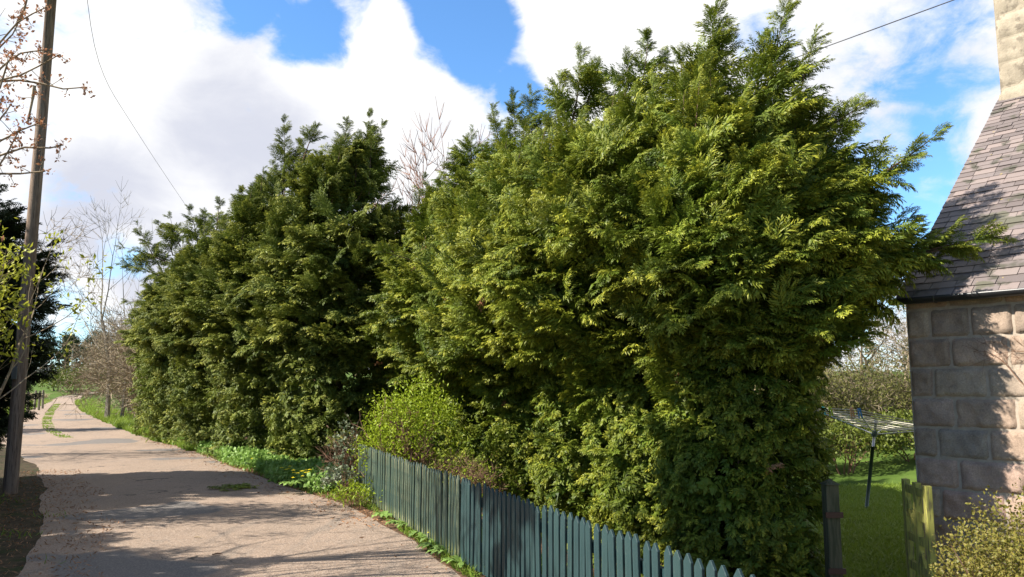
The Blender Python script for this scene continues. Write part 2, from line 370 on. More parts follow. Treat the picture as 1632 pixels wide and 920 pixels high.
def make_plume(rng, nspray, npair, nsub, w, spread=1.0, curl=.3):
    T = []; tips = []; 
    sp = [make_spray(rng, npair, nsub, w) for _ in range(3)]
    def ax(u_): return np.array([u_, 0, curl * .7 * u_ - curl * u_ * u_])
    for k in range(nspray):
        u_ = .02 + .80 * k / nspray + rng.uniform(-.03, .03)
        a = rng.uniform(0, 2 * math.pi) if spread > 1 else (rng.normal(0, .45) + (0 if k % 2 else math.pi))
        el = rad(rng.uniform(28, 52))
        d = np.array([math.cos(el), math.sin(el) * math.cos(a), math.sin(el) * math.sin(a) * .75 + .05 - .3 * u_])
        ln = (.40 * (1 - u_) ** .6 + .13) * rng.uniform(.8, 1.2)
        up = np.array([0, 0, 1.]) + rng.normal(0, .3, 3)
        B = basis(d, up); t, tp = sp[rng.integers(3)]
        T.append((t * ln) @ B + ax(u_)); tips.append(tp * (.35 + .65 * u_))
    t, tp = sp[0]; B = basis(np.array([1, 0, -.25]), np.array([0, 0.2, 1.]))
    T.append((t * .38) @ B + ax(.70)); tips.append(tp)
    # woody stem
    st = [np.array([ax(i / 5.) + np.array([0, -.008, 0]), ax(i / 5.) + np.array([0, .008, 0]), ax((i + 1) / 5.)]) for i in range(5)]
    T.append(np.array(st)); tips.append(np.zeros((5, 3)))
    return np.concatenate(T), np.concatenate(tips)
rg = np.random.default_rng(11)
PL = {'hi': [make_plume(rg, 15, 6, 0, .056) for _ in range(9)],
      'mid': [make_plume(rg, 13, 5, 0, .066) for _ in range(8)],
      'wisp': [make_plume(rg, 12, 6, 0, .042) for _ in range(8)],
      'lo': [make_plume(rg, 11, 5, 0, .078) for _ in range(7)],
      'shear': [make_plume(rg, 8, 5, 0, .075, 2, .5) for _ in range(9)],
      'shearlo': [make_plume(rg, 6, 4, 0, .090, 2, .5) for _ in range(7)],
      'coarse': [make_plume(rg, 5, 4, 0, .10, 2) for _ in range(3)]}
def realise(kind, P, D, U, SC, rng, tipk=1.0):
    """place plume templates: positions P, directions D, ups U, scales SC"""
    P = np.asarray(P); D = np.asarray(D); U = np.asarray(U); SC = np.asarray(SC)
    T = []; tp = []; vr = []
    pick = rng.integers(0, len(PL[kind]), len(P)); var = np.clip(rng.normal(.5, .25, len(P)) + .3 * snoise(P, 1.1, 5), 0, 1)
    tk = np.clip(rng.normal(.62, .3, len(P)) + .25 * snoise(P, .9, 9), .05, 1.1) * tipk
    for i, (t, tips) in enumerate(PL[kind]):
        ix = np.where(pick == i)[0]
        if not len(ix): continue
        B = basis(D[ix], U[ix])
        X = np.einsum('tkc,ncd->ntkd', t, B) * SC[ix][:, None, None, None] + P[ix][:, None, None, :]
        T.append(X.reshape(-1, 3, 3)); tp.append((tips[None] * tk[ix][:, None, None]).reshape(-1)); vr.append(np.repeat(var[ix], len(t) * 3))
    return np.concatenate(T), np.concatenate(tp), np.concatenate(vr)
NTRI = [0]
WIND = np.array([.16, .05, 0])
def cypress(base, H, prof, n_out, n_low, lod, label, seed, others=(), leaders=1, boughs=(), zc=2.1, mat='cypress', face=1.0, group=None, low_r=1.0, name='cypress_tree', plume=(.55, .95), lean=(0, 0), low_bias=(0, 0), lowlen=(.28, .48), wind=1.0, lowkind=None, zlow=.12, cat='tree', front_only=.82, tipk=1.0, holes=.0):
    rng = np.random.default_rng(seed)
    bx, by = base[0], base[1]; bz = float(gz(bx, by)); C0 = np.array([bx, by, bz])
    root = empty(name, (bx, by, bz), label, cat, group)
    pz, pr = zip(*prof); tocam = unit(np.array([-bx, -by]))
    cang = math.atan2(tocam[1], tocam[0])
    def Rad(z, phi):
        return np.interp(z, pz, pr)
    Ps, Ds, Us, Ss = [], [], [], []
    zmax = H
    def sample(n, z0, z1, dirfun, ln, inner, nz_amp):
        k = 0; tries = 0
        out = []
        while k < n and tries < 40:
            tries += 1; m_ = int((n - k) * 2.2) + 20
            z = rng.uniform(z0, z1, m_); phi = rng.uniform(-math.pi, math.pi, m_)
            r = Rad(z, phi); keep = rng.random(m_) < np.clip(r / max(pr), .12, 1)
            rel = np.cos(phi - cang); keep &= (rel > -.25) | (rng.random(m_) > front_only)
            z, phi, r = z[keep], phi[keep], r[keep]
            o = np.stack([np.cos(phi), np.sin(phi), 0 * phi], -1)
            t = z / H; cx = C0 + np.stack([lean[0] * t * t, lean[1] * t * t, z], -1)
            pt = cx + o * r[:, None]
            r = r * (1 + nz_amp * snoise(pt, 1.15, seed) + nz_amp * .6 * snoise(pt, 2.7, seed + 3))
            depth = rng.random(len(r)) ** 1.7 * inner
            if holes: 
                hole = snoise(pt, 1.6, seed + 7) < -holes
                depth = np.where(hole, np.maximum(depth, inner * .6), depth)
            pos = cx + o * (r * (1 - depth))[:, None]
            ok = np.ones(len(pos), bool)
            for ob, oprof in others:
                oz, orr = zip(*oprof); dd = np.hypot(pos[:, 0] - ob[0], pos[:, 1] - ob[1])
                ok &= ~((dd < .72 * np.interp(z, oz, orr)))
            pos, o, z = pos[ok], o[ok], z[ok]
            out.append((pos, o, z)); k += len(pos)
        pos = np.concatenate([a[0] for a in out])[:n]; o = np.concatenate([a[1] for a in out])[:n]; z = np.concatenate([a[2] for a in out])[:n]
        d, up = dirfun(pos, o, z); return pos, d, up, rng.uniform(*ln, len(pos))
    def dir_up(pos, o, z):
        t = (z / H)[:, None]
        d = o * (1.0 - .55 * t ** 3) + np.array([0, 0, 1.]) * (.18 + .75 * t ** 2) + WIND * wind * (.5 + 1.5 * t) + rng.normal(0, .24, o.shape)
        return unit(d), unit(np.array([0, 0, .75]) + rng.normal(0, .25, o.shape) + o * .65)
    def dir_low(pos, o, z):
        d = o * .8 + rng.normal(0, .5, o.shape) + np.array([0, 0, .05])
        return unit(d), unit(np.array([0, 0, .8]) + o * .8 + rng.normal(0, .4, o.shape))
    T = []
    # upper crown: layered boughs, each a flat fan of plumes round a limb
    per = 13; nb = max(8, n_out // per)
    p, d, up, s = sample(nb, zc - .15, H * .95, dir_up, (.95, 1.45), .30, .17)
    s = s * np.interp(p[:, 2] - bz, [0, H * .7, H], [1, 1, .6]) * max(.93, plume[1] / .95)
    t = np.tile(np.linspace(.18, 1.0, per), nb).reshape(nb, per) + rng.normal(0, .03, (nb, per))
    side = np.tile([-1, 1], per)[:per][None] * rng.uniform(.5, 1.0, (nb, per)); side[:, -1] = 0
    yv = unit(np.cross(np.array([0, 0, 1.]), d)); o_ = unit(p - (C0 + np.array([0, 0, 1.]) * (p[:, 2:3] - bz)))
    nv = unit(np.cross(d, yv) + o_ * .25)
    wid = np.sin(np.clip(t, 0, 1) * 2.6 + .35)
    start = p - d * (s * .85)[:, None]
    sag = -.10 * t * t
    pos = start[:, None] + d[:, None] * (s[:, None] * t)[..., None] + yv[:, None] * (side * wid * .13 * s[:, None])[..., None] + np.array([0, 0, 1.]) * (sag * s[:, None])[..., None] + rng.normal(0, .045, (nb, per, 3))
    dd = unit(d[:, None] * (.55 + .5 * t)[..., None] + yv[:, None] * (side * (1.15 - .75 * t))[..., None] + np.array([0, 0, -.10]) + rng.normal(0, .16, (nb, per, 3)))
    uu_ = unit(nv[:, None] + .30 * o_[:, None] + rng.normal(0, .22, (nb, per, 3)))
    ss = (rng.uniform(plume[0], plume[1], (nb, per)) * (1.05 - .45 * t)) * .78
    q3 = lambda a_: a_.reshape(-1, 3)
    T.append(realise(lod, q3(pos), q3(dd), q3(uu_), ss.ravel(), rng, tipk))
    nw_ = n_out // 6
    p, d, up, s = sample(nw_, zc + .1, H * .97, dir_up, (.35, .6), .03, .17)
    T.append(realise('wisp', p - d * s[:, None] * .45, unit(d + WIND * wind), up, s, rng, tipk))
    # thinner infill just behind them
    nf = n_out // 4
    p, d, up, s = sample(nf, zc - .1, H * .93, dir_up, plume, .42, .12)
    p[:, :2] -= (p[:, :2] - C0[:2]) * .14
    T.append(realise('mid' if lod == 'hi' else 'lo', p - d * s[:, None] * .75, d, up, s * .85, rng, tipk * .6))
    if n_low:
        lk = lowkind or ('shear' if lod == 'hi' else 'shearlo')
        p, d, up, s = sample(n_low, zlow, zc + .15, dir_low, lowlen, .30, .08)
        T.append(realise(lk, p - d * s[:, None] * .6, d, up, s, rng, tipk * .8))
    # inner coarse growth that keeps the light out
    nc = int(n_out * .35)
    p, d, up, s = sample(nc, .3, H * .86, dir_up, (.5, .8), .75, .0)
    q = C0[:2]; p[:, :2] = q + (p[:, :2] - q) * .66
    T.append(realise('coarse', p - d * s[:, None] * .5, d, up, s, rng, .0))
    # leaders and boughs
    segs = []
    def limb(a, b, r0, spl, k, upk=.5, curve=(0, 0, 0)):
        a = np.array(a); b = np.array(b); L_ = np.linalg.norm(b - a); pts = []
        for i in range(9):
            t = i / 8; pts.append(a + (b - a) * t + np.array(curve) * (4 * t * (1 - t)))
        for i in range(8): segs.append((pts[i], pts[i + 1], r0 * (1 - i / 8.5), r0 * (1 - (i + 1) / 8.5)))
        ts = np.sort(rng.uniform(.08, 1, k)); P_ = []; D_ = []; S_ = []
        ax_ = unit(b - a)
        for t in ts:
            i = min(7, int(t * 8)); pt = pts[i] + (pts[i + 1] - pts[i]) * (t * 8 - i)
            rnd = rng.normal(0, 1, 3); sd_ = unit(np.cross(ax_, rnd))
            D_.append(unit(ax_ * (.55 + .35 * t) + sd_ * .95 * (1 - .35 * t) + np.array([0, 0, .1 * upk]) + WIND * wind * 1.2)); P_.append(pt); S_.append(spl * (1.15 - .88 * t) * rng.uniform(.6, 1.25))
        P_.append(pts[-1] - ax_ * .12); D_.append(unit(pts[-1] - pts[-3])); S_.append(spl * .36)
        P_, D_, S_ = np.array(P_), np.array(D_), np.array(S_)
        return realise('wisp', P_, D_, unit(np.array([[0, 0, 1.]]) + rng.normal(0, .3, P_.shape)), S_, rng, tipk)
    axis_top = C0 + np.array([lean[0], lean[1], H])
    for ld in (leaders if isinstance(leaders, (list, tuple)) else []):
        # (px, py, depth) of the leader's tip
        tip = np.array(at(*ld[:3])); a = np.array([C0[0] + lean[0] + (tip[0] - axis_top[0]) * .55, C0[1] + lean[1] + (tip[1] - axis_top[1]) * .55, tip[2] - ld[3]])
        T.append(limb(a, tip, .022, .60, int(25 * ld[3] / 1.2), 0.2, (rng.uniform(-.05, .05), 0, 0)))
    for k in range(6 if leaders and H > 5 else 0):
        a_ = rng.uniform(0, 6.28); rr_ = rng.uniform(.25, .60) * max(pr); top = C0 + np.array([lean[0] + rr_ * math.cos(a_), lean[1] + rr_ * math.sin(a_), H * rng.uniform(.93, 1.02) - rr_ * .55 + .25])
        T.append(limb(top - np.array([rng.uniform(-.1, .25), 0, 1.3]), top + np.array([.08, 0, .18]), .018, .50, 19, .2))
    for bg in boughs:
        b = np.array(at(*bg[:3])); a = C0 + np.array([lean[0] * .3, lean[1] * .3, max(.6, b[2] - bz - bg[3])])
        a = a + (b - a) * .3
        T.append(limb(a, b, .03, bg[4], bg[5], .6, (0, 0, bg[6] if len(bg) > 6 else .05)))
    TT = np.concatenate([t[0] for t in T]); tt = np.concatenate([t[1] for t in T]); vv = np.concatenate([t[2] for t in T])
    NTRI[0] += len(TT)
    cr_ = tri_mesh('crown', TT, M[mat], root, tt, vv)
    if lod != 'lo' and mat == 'cypress':
        p, d, up, s = sample(4, .6, H * .8, dir_low, (.14, .24), .12, .12)
        for k in range(len(p)):
            sl = slice(k, k + 1); a_, b__, c_ = realise('shearlo', p[sl] - d[sl] * s[sl, None] * .4, unit(d[sl] + np.array([0, 0, -.7])), up[sl], s[sl], rng, 1)
            tri_mesh('dead_spray', a_, M['litter'], root, b__, c_)
    # trunk and inner limbs
    tr = []
    for i in range(8):
        t0, t1 = i / 8, (i + 1) / 8
        f = lambda t: C0 + np.array([lean[0] * t * t + .03 * math.sin(9 * t + seed), lean[1] * t * t, H * .93 * t - .05 * (t == 0)])
        tr.append((f(t0), f(t1), .10 * (1 - t0) + .012, .10 * (1 - t1) + .012))
    for i in range(26):
        z = rng.uniform(.5, H * .8); ph = rng.uniform(0, 6.28); r = Rad(z, ph) * .7
        a = C0 + np.array([0, 0, z - .35]); b = C0 + np.array([math.cos(ph) * r, math.sin(ph) * r, z + .2]); mmm = (a + b) / 2 + np.array([0, 0, -.08])
        tr += [(a, mmm, .024, .016), (mmm, b, .016, .006)]
    tri_mesh('trunk', segs_to_tris(tr + segs, 6), M['bark'], root)
    localise(root)
    return root

# profiles: (height, radius)
def prof(H, lo, mid, zc=2.1, taper=1.0):
    return [(0, lo * .92), (zc * .45, lo), (zc, lo * 1.02), (zc + .55, mid * .92), (zc + 1.1, mid), (zc + (H - zc) * .45, mid * .93), (zc + (H - zc) * .65, mid * .72), (zc + (H - zc) * .85, mid * .36), (H, .06)]
C = lambda t: (2.55 - .367 * t, 7.6 + .93 * t)
row = [  # t, H, low radius, mid radius, off
    (0.75, 5.35, .80, 1.28),
    (1.95, 5.75, .92, 2.0),
    (3.55, 6.1, .92, 2.05),
    (5.3, 6.45, 1.02, 2.0),
    (7.2, 6.7, 1.05, 2.05),
    (9.3, 6.7, 1.05, 2.0),
    (11.6, 5.7, 1.15, 1.55)]
rowd = []
for t, H, lo, mid in row:
    b = C(t) if t < 11 else (-2.75, 20.3); rowd.append(((b[0], b[1]), prof(H, lo, mid, 2.1 if t > 5 else 2.35)))
g1_ = 'overgrown cypress hedge behind the green picket fence'
row_lab = ['cypress nearest the cottage, long bough reaching over its slate roof',
           'tallest cypress of the near hedge, its spiky top the highest of all',
           'near hedge cypress just left of the tallest one, sunlit lower face above the pickets',
           'fourth cypress from the cottage, rounded top beside the patch of blue sky',
           'cypress fifth from the cottage, spreading yellowish boughs toward the lane',
           'cypress above the leafing green shrub, sloping top on the left side of the near hedge',
           'cypress at the dark gap, lane end of the near hedge']
row_lead = [[(1252, 12, 8.1, 1.6), (1298, 62, 8.0, 1.3), (1215, 60, 8.3, 1.2), (1365, 170, 7.9, .9)],
            [(1143, 2, 9.3, 1.7), (1118, 85, 9.2, .9), (1160, 60, 9.6, .9), (1085, 90, 9.4, .9)],
            [(1033, 55, 10.8, 1.4), (1000, 92, 10.9, .9), (1062, 88, 11, .9)],
            [(925, 82, 12.3, 1.3), (955, 100, 12.4, .9), (893, 118, 12.5, 1.0)],
            [(845, 142, 13.6, 1.7), (818, 150, 14.1, 1.8), (785, 172, 14.2, 1.7)],
            [(752, 205, 16.2, 1.3), (728, 238, 16.2, 1.1)],
            [(690, 330, 20.2, 1.0)]]
row_bough = [[(1505, 205, 7.3, 1.0, .52, 26, -.10), (1592, 378, 7.5, .75, .62, 40, .10), (1545, 392, 7.55, .7, .62, 34, .10), (1500, 415, 7.7, .5, .62, 34, .05), (1490, 385, 7.8, .6, .6, 30, .05), (1380, 165, 7.8, 1.1, .5, 20, .08), (1440, 265, 7.7, .9, .5, 24, .05), (1460, 345, 7.8, .7, .5, 24, .05), (1405, 235, 7.8, 1, .5, 20, .05), (1430, 445, 7.8, .4, .5, 20, .08), (1420, 310, 7.6, .8, .5, 20, .05)],
             [], [], [],
             [(605, 400, 13.0, .7, .55, 18, .06)], [(585, 520, 13.6, .4, .6, 18, .1), (590, 390, 14.6, .6, .55, 18, .06)], []]
params = [(900, 680, 'hi'), (1000, 680, 'hi'), (820, 520, 'hi'), (760, 400, 'mid'), (700, 340, 'mid'), (640, 280, 'mid'), (620, 420, 'lo')]
for i, (t, H, lo, mid) in enumerate(row):
    oth = [rowd[j] for j in range(len(row)) if j != i and abs(row[j][0] - t) < 2.6]
    no, nl, lod = params[i]
    cypress(rowd[i][0], H, rowd[i][1], no, nl, lod, row_lab[i], 100 + i, oth, row_lead[i] if i < 6 else [(655, 345, 20.2, 1.0)], row_bough[i], group=g1_, lean=(.12, 0), holes=.20, front_only=.8, zc=(2.55, 2.4, 2.4, 2.35, 2.25, 2.2, 2.1)[i], plume=(.46, .82) if lod == 'hi' else (.5, .9), lowlen=(.24, .42))

# far hedge along the lane
far_row = [((-3.75, 17.3), 7.2, 1.35, 1.75), ((-5.8, 19.8), 7.1, 1.55, 1.95), ((-7.6, 22.2), 6.4, 1.6, 1.95), ((-9.5, 24.9), 6.3, 1.65, 2.0), ((-11.1, 27.6), 6.2, 1.7, 1.95)]
fard = [(b, prof(H, lo, mid, 2.3)) for b, H, lo, mid in far_row]
fl_ = ['tall twin-topped cypress at the near end of the far hedge, left of the dark gap',
       'cypress with a single pointed top left of the twin-topped one in the far hedge',
       'middle cypress of the far hedge, lower sloping top over the green verge',
       'cypress of the far hedge where the overhead wire meets its top',
       'cypress farthest down the lane, boughs sweeping left over bare bushes']
fl_lead = [[(590, 178, 17.6, 1.9), (553, 190, 17.6, 1.7), (610, 195, 17.6, 1.4), (575, 215, 17.5, 1.0)], [(453, 190, 20.2, 2.1), (480, 225, 20, 1.4), (433, 258, 20.1, 1.3), (505, 200, 19.6, 1.0)], [(385, 300, 22.8, 1.3), (415, 285, 22.7, 1.3)], [(325, 335, 25.2, 1.3), (300, 330, 25.2, 1.3), (350, 318, 25, 1.2)], [(218, 355, 28.0, 1.7), (250, 352, 28, 1.3), (270, 340, 27.6, 1.2)]]
fl_bough = [[(640, 330, 17.2, .8, .6, 16, .05)], [], [], [], [(190, 420, 27.6, .9, .8, 22, .08), (200, 480, 27.3, .5, .8, 22, .08), (188, 392, 28, 1.0, .7, 14, .05)]]
for i, (b, H, lo, mid) in enumerate(far_row):
    oth = [fard[j] for j in range(5) if abs(j - i) == 1]
    cypress(b, H, fard[i][1], 780, 340, 'lo', fl_[i], 200 + i, oth, fl_lead[i], fl_bough[i], mat='cypress_far', group='cypress hedge farther down the lane', zc=2.55, plume=(.6, 1.0), lowlen=(.36, .62), wind=-.2 if i == 4 else .2, holes=.3)
# dark conifers on the left
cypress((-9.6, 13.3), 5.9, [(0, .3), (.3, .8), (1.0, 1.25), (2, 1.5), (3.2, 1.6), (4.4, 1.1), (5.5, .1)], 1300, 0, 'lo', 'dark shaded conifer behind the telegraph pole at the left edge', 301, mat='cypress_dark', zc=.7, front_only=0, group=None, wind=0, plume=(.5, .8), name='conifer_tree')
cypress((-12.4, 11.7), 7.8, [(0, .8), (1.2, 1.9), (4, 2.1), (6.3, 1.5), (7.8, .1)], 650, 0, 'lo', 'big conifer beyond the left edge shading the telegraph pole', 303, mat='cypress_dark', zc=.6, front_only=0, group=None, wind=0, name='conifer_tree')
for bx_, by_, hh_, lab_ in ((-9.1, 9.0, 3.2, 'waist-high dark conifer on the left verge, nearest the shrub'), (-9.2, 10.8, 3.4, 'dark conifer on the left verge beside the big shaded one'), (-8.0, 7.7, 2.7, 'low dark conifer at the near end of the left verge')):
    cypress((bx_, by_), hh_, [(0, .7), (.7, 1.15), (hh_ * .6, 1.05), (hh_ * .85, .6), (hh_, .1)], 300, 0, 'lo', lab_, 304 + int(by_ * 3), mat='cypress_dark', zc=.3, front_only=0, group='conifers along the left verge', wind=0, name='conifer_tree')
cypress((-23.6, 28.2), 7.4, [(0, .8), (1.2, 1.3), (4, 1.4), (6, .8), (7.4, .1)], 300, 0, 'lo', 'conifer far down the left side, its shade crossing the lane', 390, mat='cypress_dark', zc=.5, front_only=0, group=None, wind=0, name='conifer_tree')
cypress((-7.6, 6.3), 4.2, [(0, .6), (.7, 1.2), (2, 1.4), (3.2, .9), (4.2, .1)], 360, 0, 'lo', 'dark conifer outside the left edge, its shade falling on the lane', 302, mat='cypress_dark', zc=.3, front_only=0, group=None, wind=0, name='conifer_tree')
cypress((-5.3, 5.32), 7.8, [(0, .02), (5.2, .05), (5.7, .95), (6.8, 1.05), (7.5, .6), (7.9, .05)], 380, 0, 'lo', 'unseen conifer left of the viewer, added to shade the hedge end', 305, mat='cypress_dark', zc=5.5, front_only=0, group=None, wind=0, name='conifer_tree')  # added shadow caster out of view, high crown shaped to darken the hedge end
print('conifer tris', NTRI[0])
#PART2
# ------------------------------------------------------------------ bare wood and small leaves
M['leaf_lime'] = leaf_mat('lime_leaf', (.16, .26, .012), (.30, .40, .02), (.42, .50, .04), .35, .5, .3, 1)
M['leaf_yellow'] = leaf_mat('yellow_green_leaf', (.26, .30, .02), (.42, .44, .035), (.50, .50, .07), .35, .5, .3, 1)
M['leaf_bud'] = leaf_mat('red_bud_leaf', (.30, .11, .06), (.48, .21, .11), (.50, .30, .16), .3, .5, .3, 1)
M['leaf_pale'] = leaf_mat('variegated_leaf', (.05, .085, .03), (.16, .20, .11), (.42, .44, .32), .2, .4, .5, 1.5)
M['leaf_weed'] = leaf_mat('weed_leaf', (.14, .27, .045), (.26, .42, .09), (.34, .50, .13), .3, .5, .35, 1)
M['grass_blade'] = leaf_mat('grass_blade', (.10, .19, .02), (.20, .32, .03), (.30, .40, .06), .35, .5, .3, 1)
M['lawn_blade'] = leaf_mat('lawn_blade', (.10, .20, .02), (.19, .32, .03), (.30, .38, .06), .35, .5, .3, 1)
M['dry_blade'] = leaf_mat('dry_blade', (.26, .20, .11), (.42, .33, .19), (.5, .42, .27), .2, .7, .1, 1)
M['hebe'] = leaf_mat('garden_shrub_leaf', (.09, .12, .015), (.20, .20, .025), (.30, .21, .07), .25, .5, .3, 1)
M['green_bush'] = leaf_mat('evergreen_bush_leaf', (.05, .075, .015), (.12, .16, .02), (.20, .23, .03), .2, .5, .3, 1)
M['olive_haze'] = leaf_mat('willow_bud_leaf', (.09, .10, .025), (.17, .18, .04), (.22, .21, .07), .3, .6, .2, 1)
M['pine_far'] = leaf_mat('far_pine_needle', (.030, .046, .018), (.060, .082, .030), (.08, .10, .04), .15, .7, .1, 1)
M['pine_trunk'] = noise_mat('far_pine_trunk', (.14, .105, .085), (.22, .17, .135), 2)

def grow(segs, tips, p, d, ln, r, lev, rng, up=.15, crook=.22, kids=3, shrink=.62, spread=.75, steps=4, rmin=.003, bias=None):
    p = np.array(p, float); d = unit(np.array(d, float))
    for i in range(steps):
        q = p + d * ln / steps; r1 = r * (1 - .55 / steps * 1.2)
        segs.append((p, q, r, r1)); p = q; r = r1
        d = unit(d + rng.normal(0, crook, 3) + np.array([0, 0, up]) + (bias if bias is not None else 0))
        if lev > 0 and i >= (1 if steps > 2 else 0) - (0 if lev < 3 else 0):
            for k in range(int(kids / steps + rng.random())):
                sd_ = unit(np.cross(d, rng.normal(0, 1, 3))); nd = unit(d * (1 - spread * .4) + sd_ * spread)
                grow(segs, tips, p, nd, ln * shrink * rng.uniform(.7, 1.15), max(rmin, r * .6), lev - 1, rng, up, crook, kids, shrink, spread, max(2, steps - 1), rmin, bias)
    if lev > 0:
        grow(segs, tips, p, d, ln * shrink, max(rmin, r * .85), lev - 1, rng, up, crook, kids, shrink, spread, max(2, steps - 1), rmin, bias)
    else: tips.append((p, d))
def leaves(P, rng, size, per=3, jit=.02, up=.4, aspect=.42, D=None):
    P = np.repeat(np.asarray(P, float), per, 0); n = len(P)
    P = P + rng.normal(0, jit, P.shape)
    d = unit(rng.normal(0, 1, (n, 3)) + np.array([0, 0, up])) if D is None else unit(np.repeat(D, per, 0) + rng.normal(0, .6, (n, 3)))
    s = unit(np.cross(d, rng.normal(0, 1, (n, 3)))); L_ = (size * rng.uniform(.6, 1.25, n))[:, None]
    m_ = P + d * L_ * .5; nn = np.cross(d, s); m2 = m_ + nn * L_ * .06
    a = m2 + s * L_ * aspect * .5; b = m2 - s * L_ * aspect * .5; e = P + d * L_ - nn * L_ * .05
    T = np.concatenate([np.stack([P, a, b], 1), np.stack([b, a, e], 1)])
    v = np.clip(rng.normal(.5, .3, n), 0, 1); v = np.concatenate([np.repeat(v, 3), np.repeat(v, 3)])
    tp = np.concatenate([np.tile([0, .4, .4], n), np.tile([.4, .4, 1], n)]) * .8
    return T, tp, v
def blades(P, rng, h, w, lean=.45):
    n = len(P); d = unit(rng.normal(0, lean, (n, 3)) * np.array([1, 1, .2]) + np.array([0, 0, 1]))
    s = unit(np.stack([rng.normal(0, 1, n), rng.normal(0, 1, n), 0 * P[:, 0]], -1)); H_ = (h * rng.uniform(.5, 1.3, n))[:, None]
    mid = P + d * H_ * .6; e = mid + unit(d + rng.normal(0, .5, (n, 3)) * np.array([1, 1, .3]) - np.array([0, 0, .35])) * H_ * .5
    T = np.concatenate([np.stack([P - s * w, P + s * w, mid + s * w * .7], 1), np.stack([P - s * w, mid + s * w * .7, mid - s * w * .7], 1), np.stack([mid - s * w * .7, mid + s * w * .7, e], 1)])
    v = np.clip(.5 + .5 * snoise(P, 1.5, 3) + rng.normal(0, .25, n), 0, 1); v3 = np.concatenate([np.repeat(v, 3)] * 3)
    tp = np.concatenate([np.tile([0, 0, .5], n), np.tile([0, .5, .5], n), np.tile([.5, .5, 1], n)])
    return T, tp, v3
def bare_tree(name, label, cat, base, stems, mat, group=None, leaf=None, n=4, seed=1, twigname='branches'):
    """stems: list of (offset, dir, length, radius, level, kwargs)"""
    rng = np.random.default_rng(seed); root = empty(name, base, label, cat, group); tips = []; trunk = []; segs = []
    for st in stems:
        off, d, ln, r, lev, kw = st
        s_ = []; grow(s_, tips, np.array(base) + np.array(off), d, ln, r, lev, rng, **kw)
        trunk += [x for x in s_ if x[2] > .45 * r]; segs += [x for x in s_ if x[2] <= .45 * r]
    if trunk: tri_mesh('trunk' if len(stems) < 3 else 'stems', segs_to_tris(trunk, 5), M[mat], root)
    if segs: tri_mesh(twigname, segs_to_tris(segs, 3), M[mat], root)
    if leaf:
        lm, size, per, frac, cond, jit = leaf
        P = np.array([t[0] for t in tips]); keep = rng.random(len(P)) < frac
        if cond is not None: keep &= cond(P)
        P = P[keep]
        if len(P):
            T, tp, v = leaves(P, rng, size, per, jit); tri_mesh('leaves', T, M[lm], root, tp, v)
    localise(root); return root, tips, segs

# bare trees and hedge bushes along the lane
def bushy(base, h, nst, seed, lean=(0, 0, 0), lev=3, r=.05, spread=.8, tilt=.5, **kw):
    rng = np.random.default_rng(seed); st = []
    for i in range(nst):
        a = rng.uniform(0, 6.28); st.append(((math.cos(a) * .3, math.sin(a) * .3, -.05), (math.cos(a) * tilt + lean[0], math.sin(a) * tilt + lean[1], 1), h * .42 * rng.uniform(.7, 1.1), r, lev, dict(kids=kw.get('kids', 6), up=kw.get('up', .06), crook=kw.get('crook', .25), shrink=kw.get('shrink', .62), spread=spread, rmin=kw.get('rmin', .008))))
    return st
hb = [(30.6, 2.0, 5.0, 'tan leafless bush nearest the cypress hedge, thin and low'), (33.2, 1.7, 6.2, 'brown leafless hawthorn bush right of the slender grey tree'),
      (36.4, 1.7, 6.6, 'tangled hawthorn at the foot of the slender grey tree'), (40.5, 2.0, 7.2, 'pale brown hawthorn behind the slender grey tree'),
      (46, 2.1, 7.0, 'far tan bush left of the slender grey tree'), (53, 2.2, 5.6, 'bush at the lane bend, smallest and farthest of the leafless ones')]
for i, (Y, off, h, lab) in enumerate(hb):
    x = float(xr(Y)) + off + .035 * (Y - 28); b = (x, Y, float(gz(x, Y)))
    bare_tree('hawthorn_bush', lab, 'bush', b, bushy(b, h, 15, 400 + i, tilt=.36, rmin=.012, kids=6, crook=.3), 'twig_tan', 'leafless bushes beside the lane', leaf=('olive_haze', .07, 2, .35, None, .05), seed=410 + i)
p_ = on_z(172, 655, .25); b = (float(p_.x), float(p_.y), float(gz(p_.x, p_.y)))
p_ = at(172, 640, 36); b = (p_.x, 36, float(gz(p_.x, 36)))
bare_tree('ash_tree', 'slender grey leafless tree rising above the tan bushes', 'tree', b,
          [((0, 0, -.1), (.0, 0, 1), 4.6, .13, 4, dict(kids=4, up=.16, crook=.10, shrink=.60, spread=.6, steps=5, rmin=.008)), ((.5, .3, -.1), (.07, 0, 1), 3.9, .09, 4, dict(kids=4, up=.16, crook=.1, shrink=.6, spread=.6, steps=5, rmin=.008))], 'greybark', seed=77)
b = (-13.6, 19.5, 0.0)
bare_tree('bare_tree', 'leafless spreading tree behind the telegraph pole', 'tree', b,
          [((0, 0, -.1), (.12, 0, 1), 2.7, .12, 4, dict(kids=6, up=.05, crook=.16, shrink=.66, spread=.85, steps=4, rmin=.007)), ((.1, .2, 1.4), (.8, -.1, 1), 2.3, .07, 4, dict(kids=5, up=.05, crook=.16, shrink=.64, spread=.85, steps=4, rmin=.007))], 'twig_tan', seed=31)
b = (-2.6, 24.5, 0.0)
bare_tree('birch_tree', 'reddish bare twigs showing in the gap between the two hedges', 'tree', b,
          [((0, 0, -.1), (-.02, 0, 1), 4.3, .12, 4, dict(kids=5, up=.22, crook=.12, shrink=.62, spread=.55, steps=5, rmin=.010)), ((.2, 0, -.1), (.12, 0, 1), 4.0, .1, 4, dict(kids=5, up=.22, crook=.12, shrink=.62, spread=.55, steps=5, rmin=.010)), ((-.2, .2, -.1), (-.16, 0, 1), 3.9, .1, 4, dict(kids=5, up=.22, crook=.12, shrink=.6, spread=.55, steps=5, rmin=.010))], 'twig_red', seed=34)

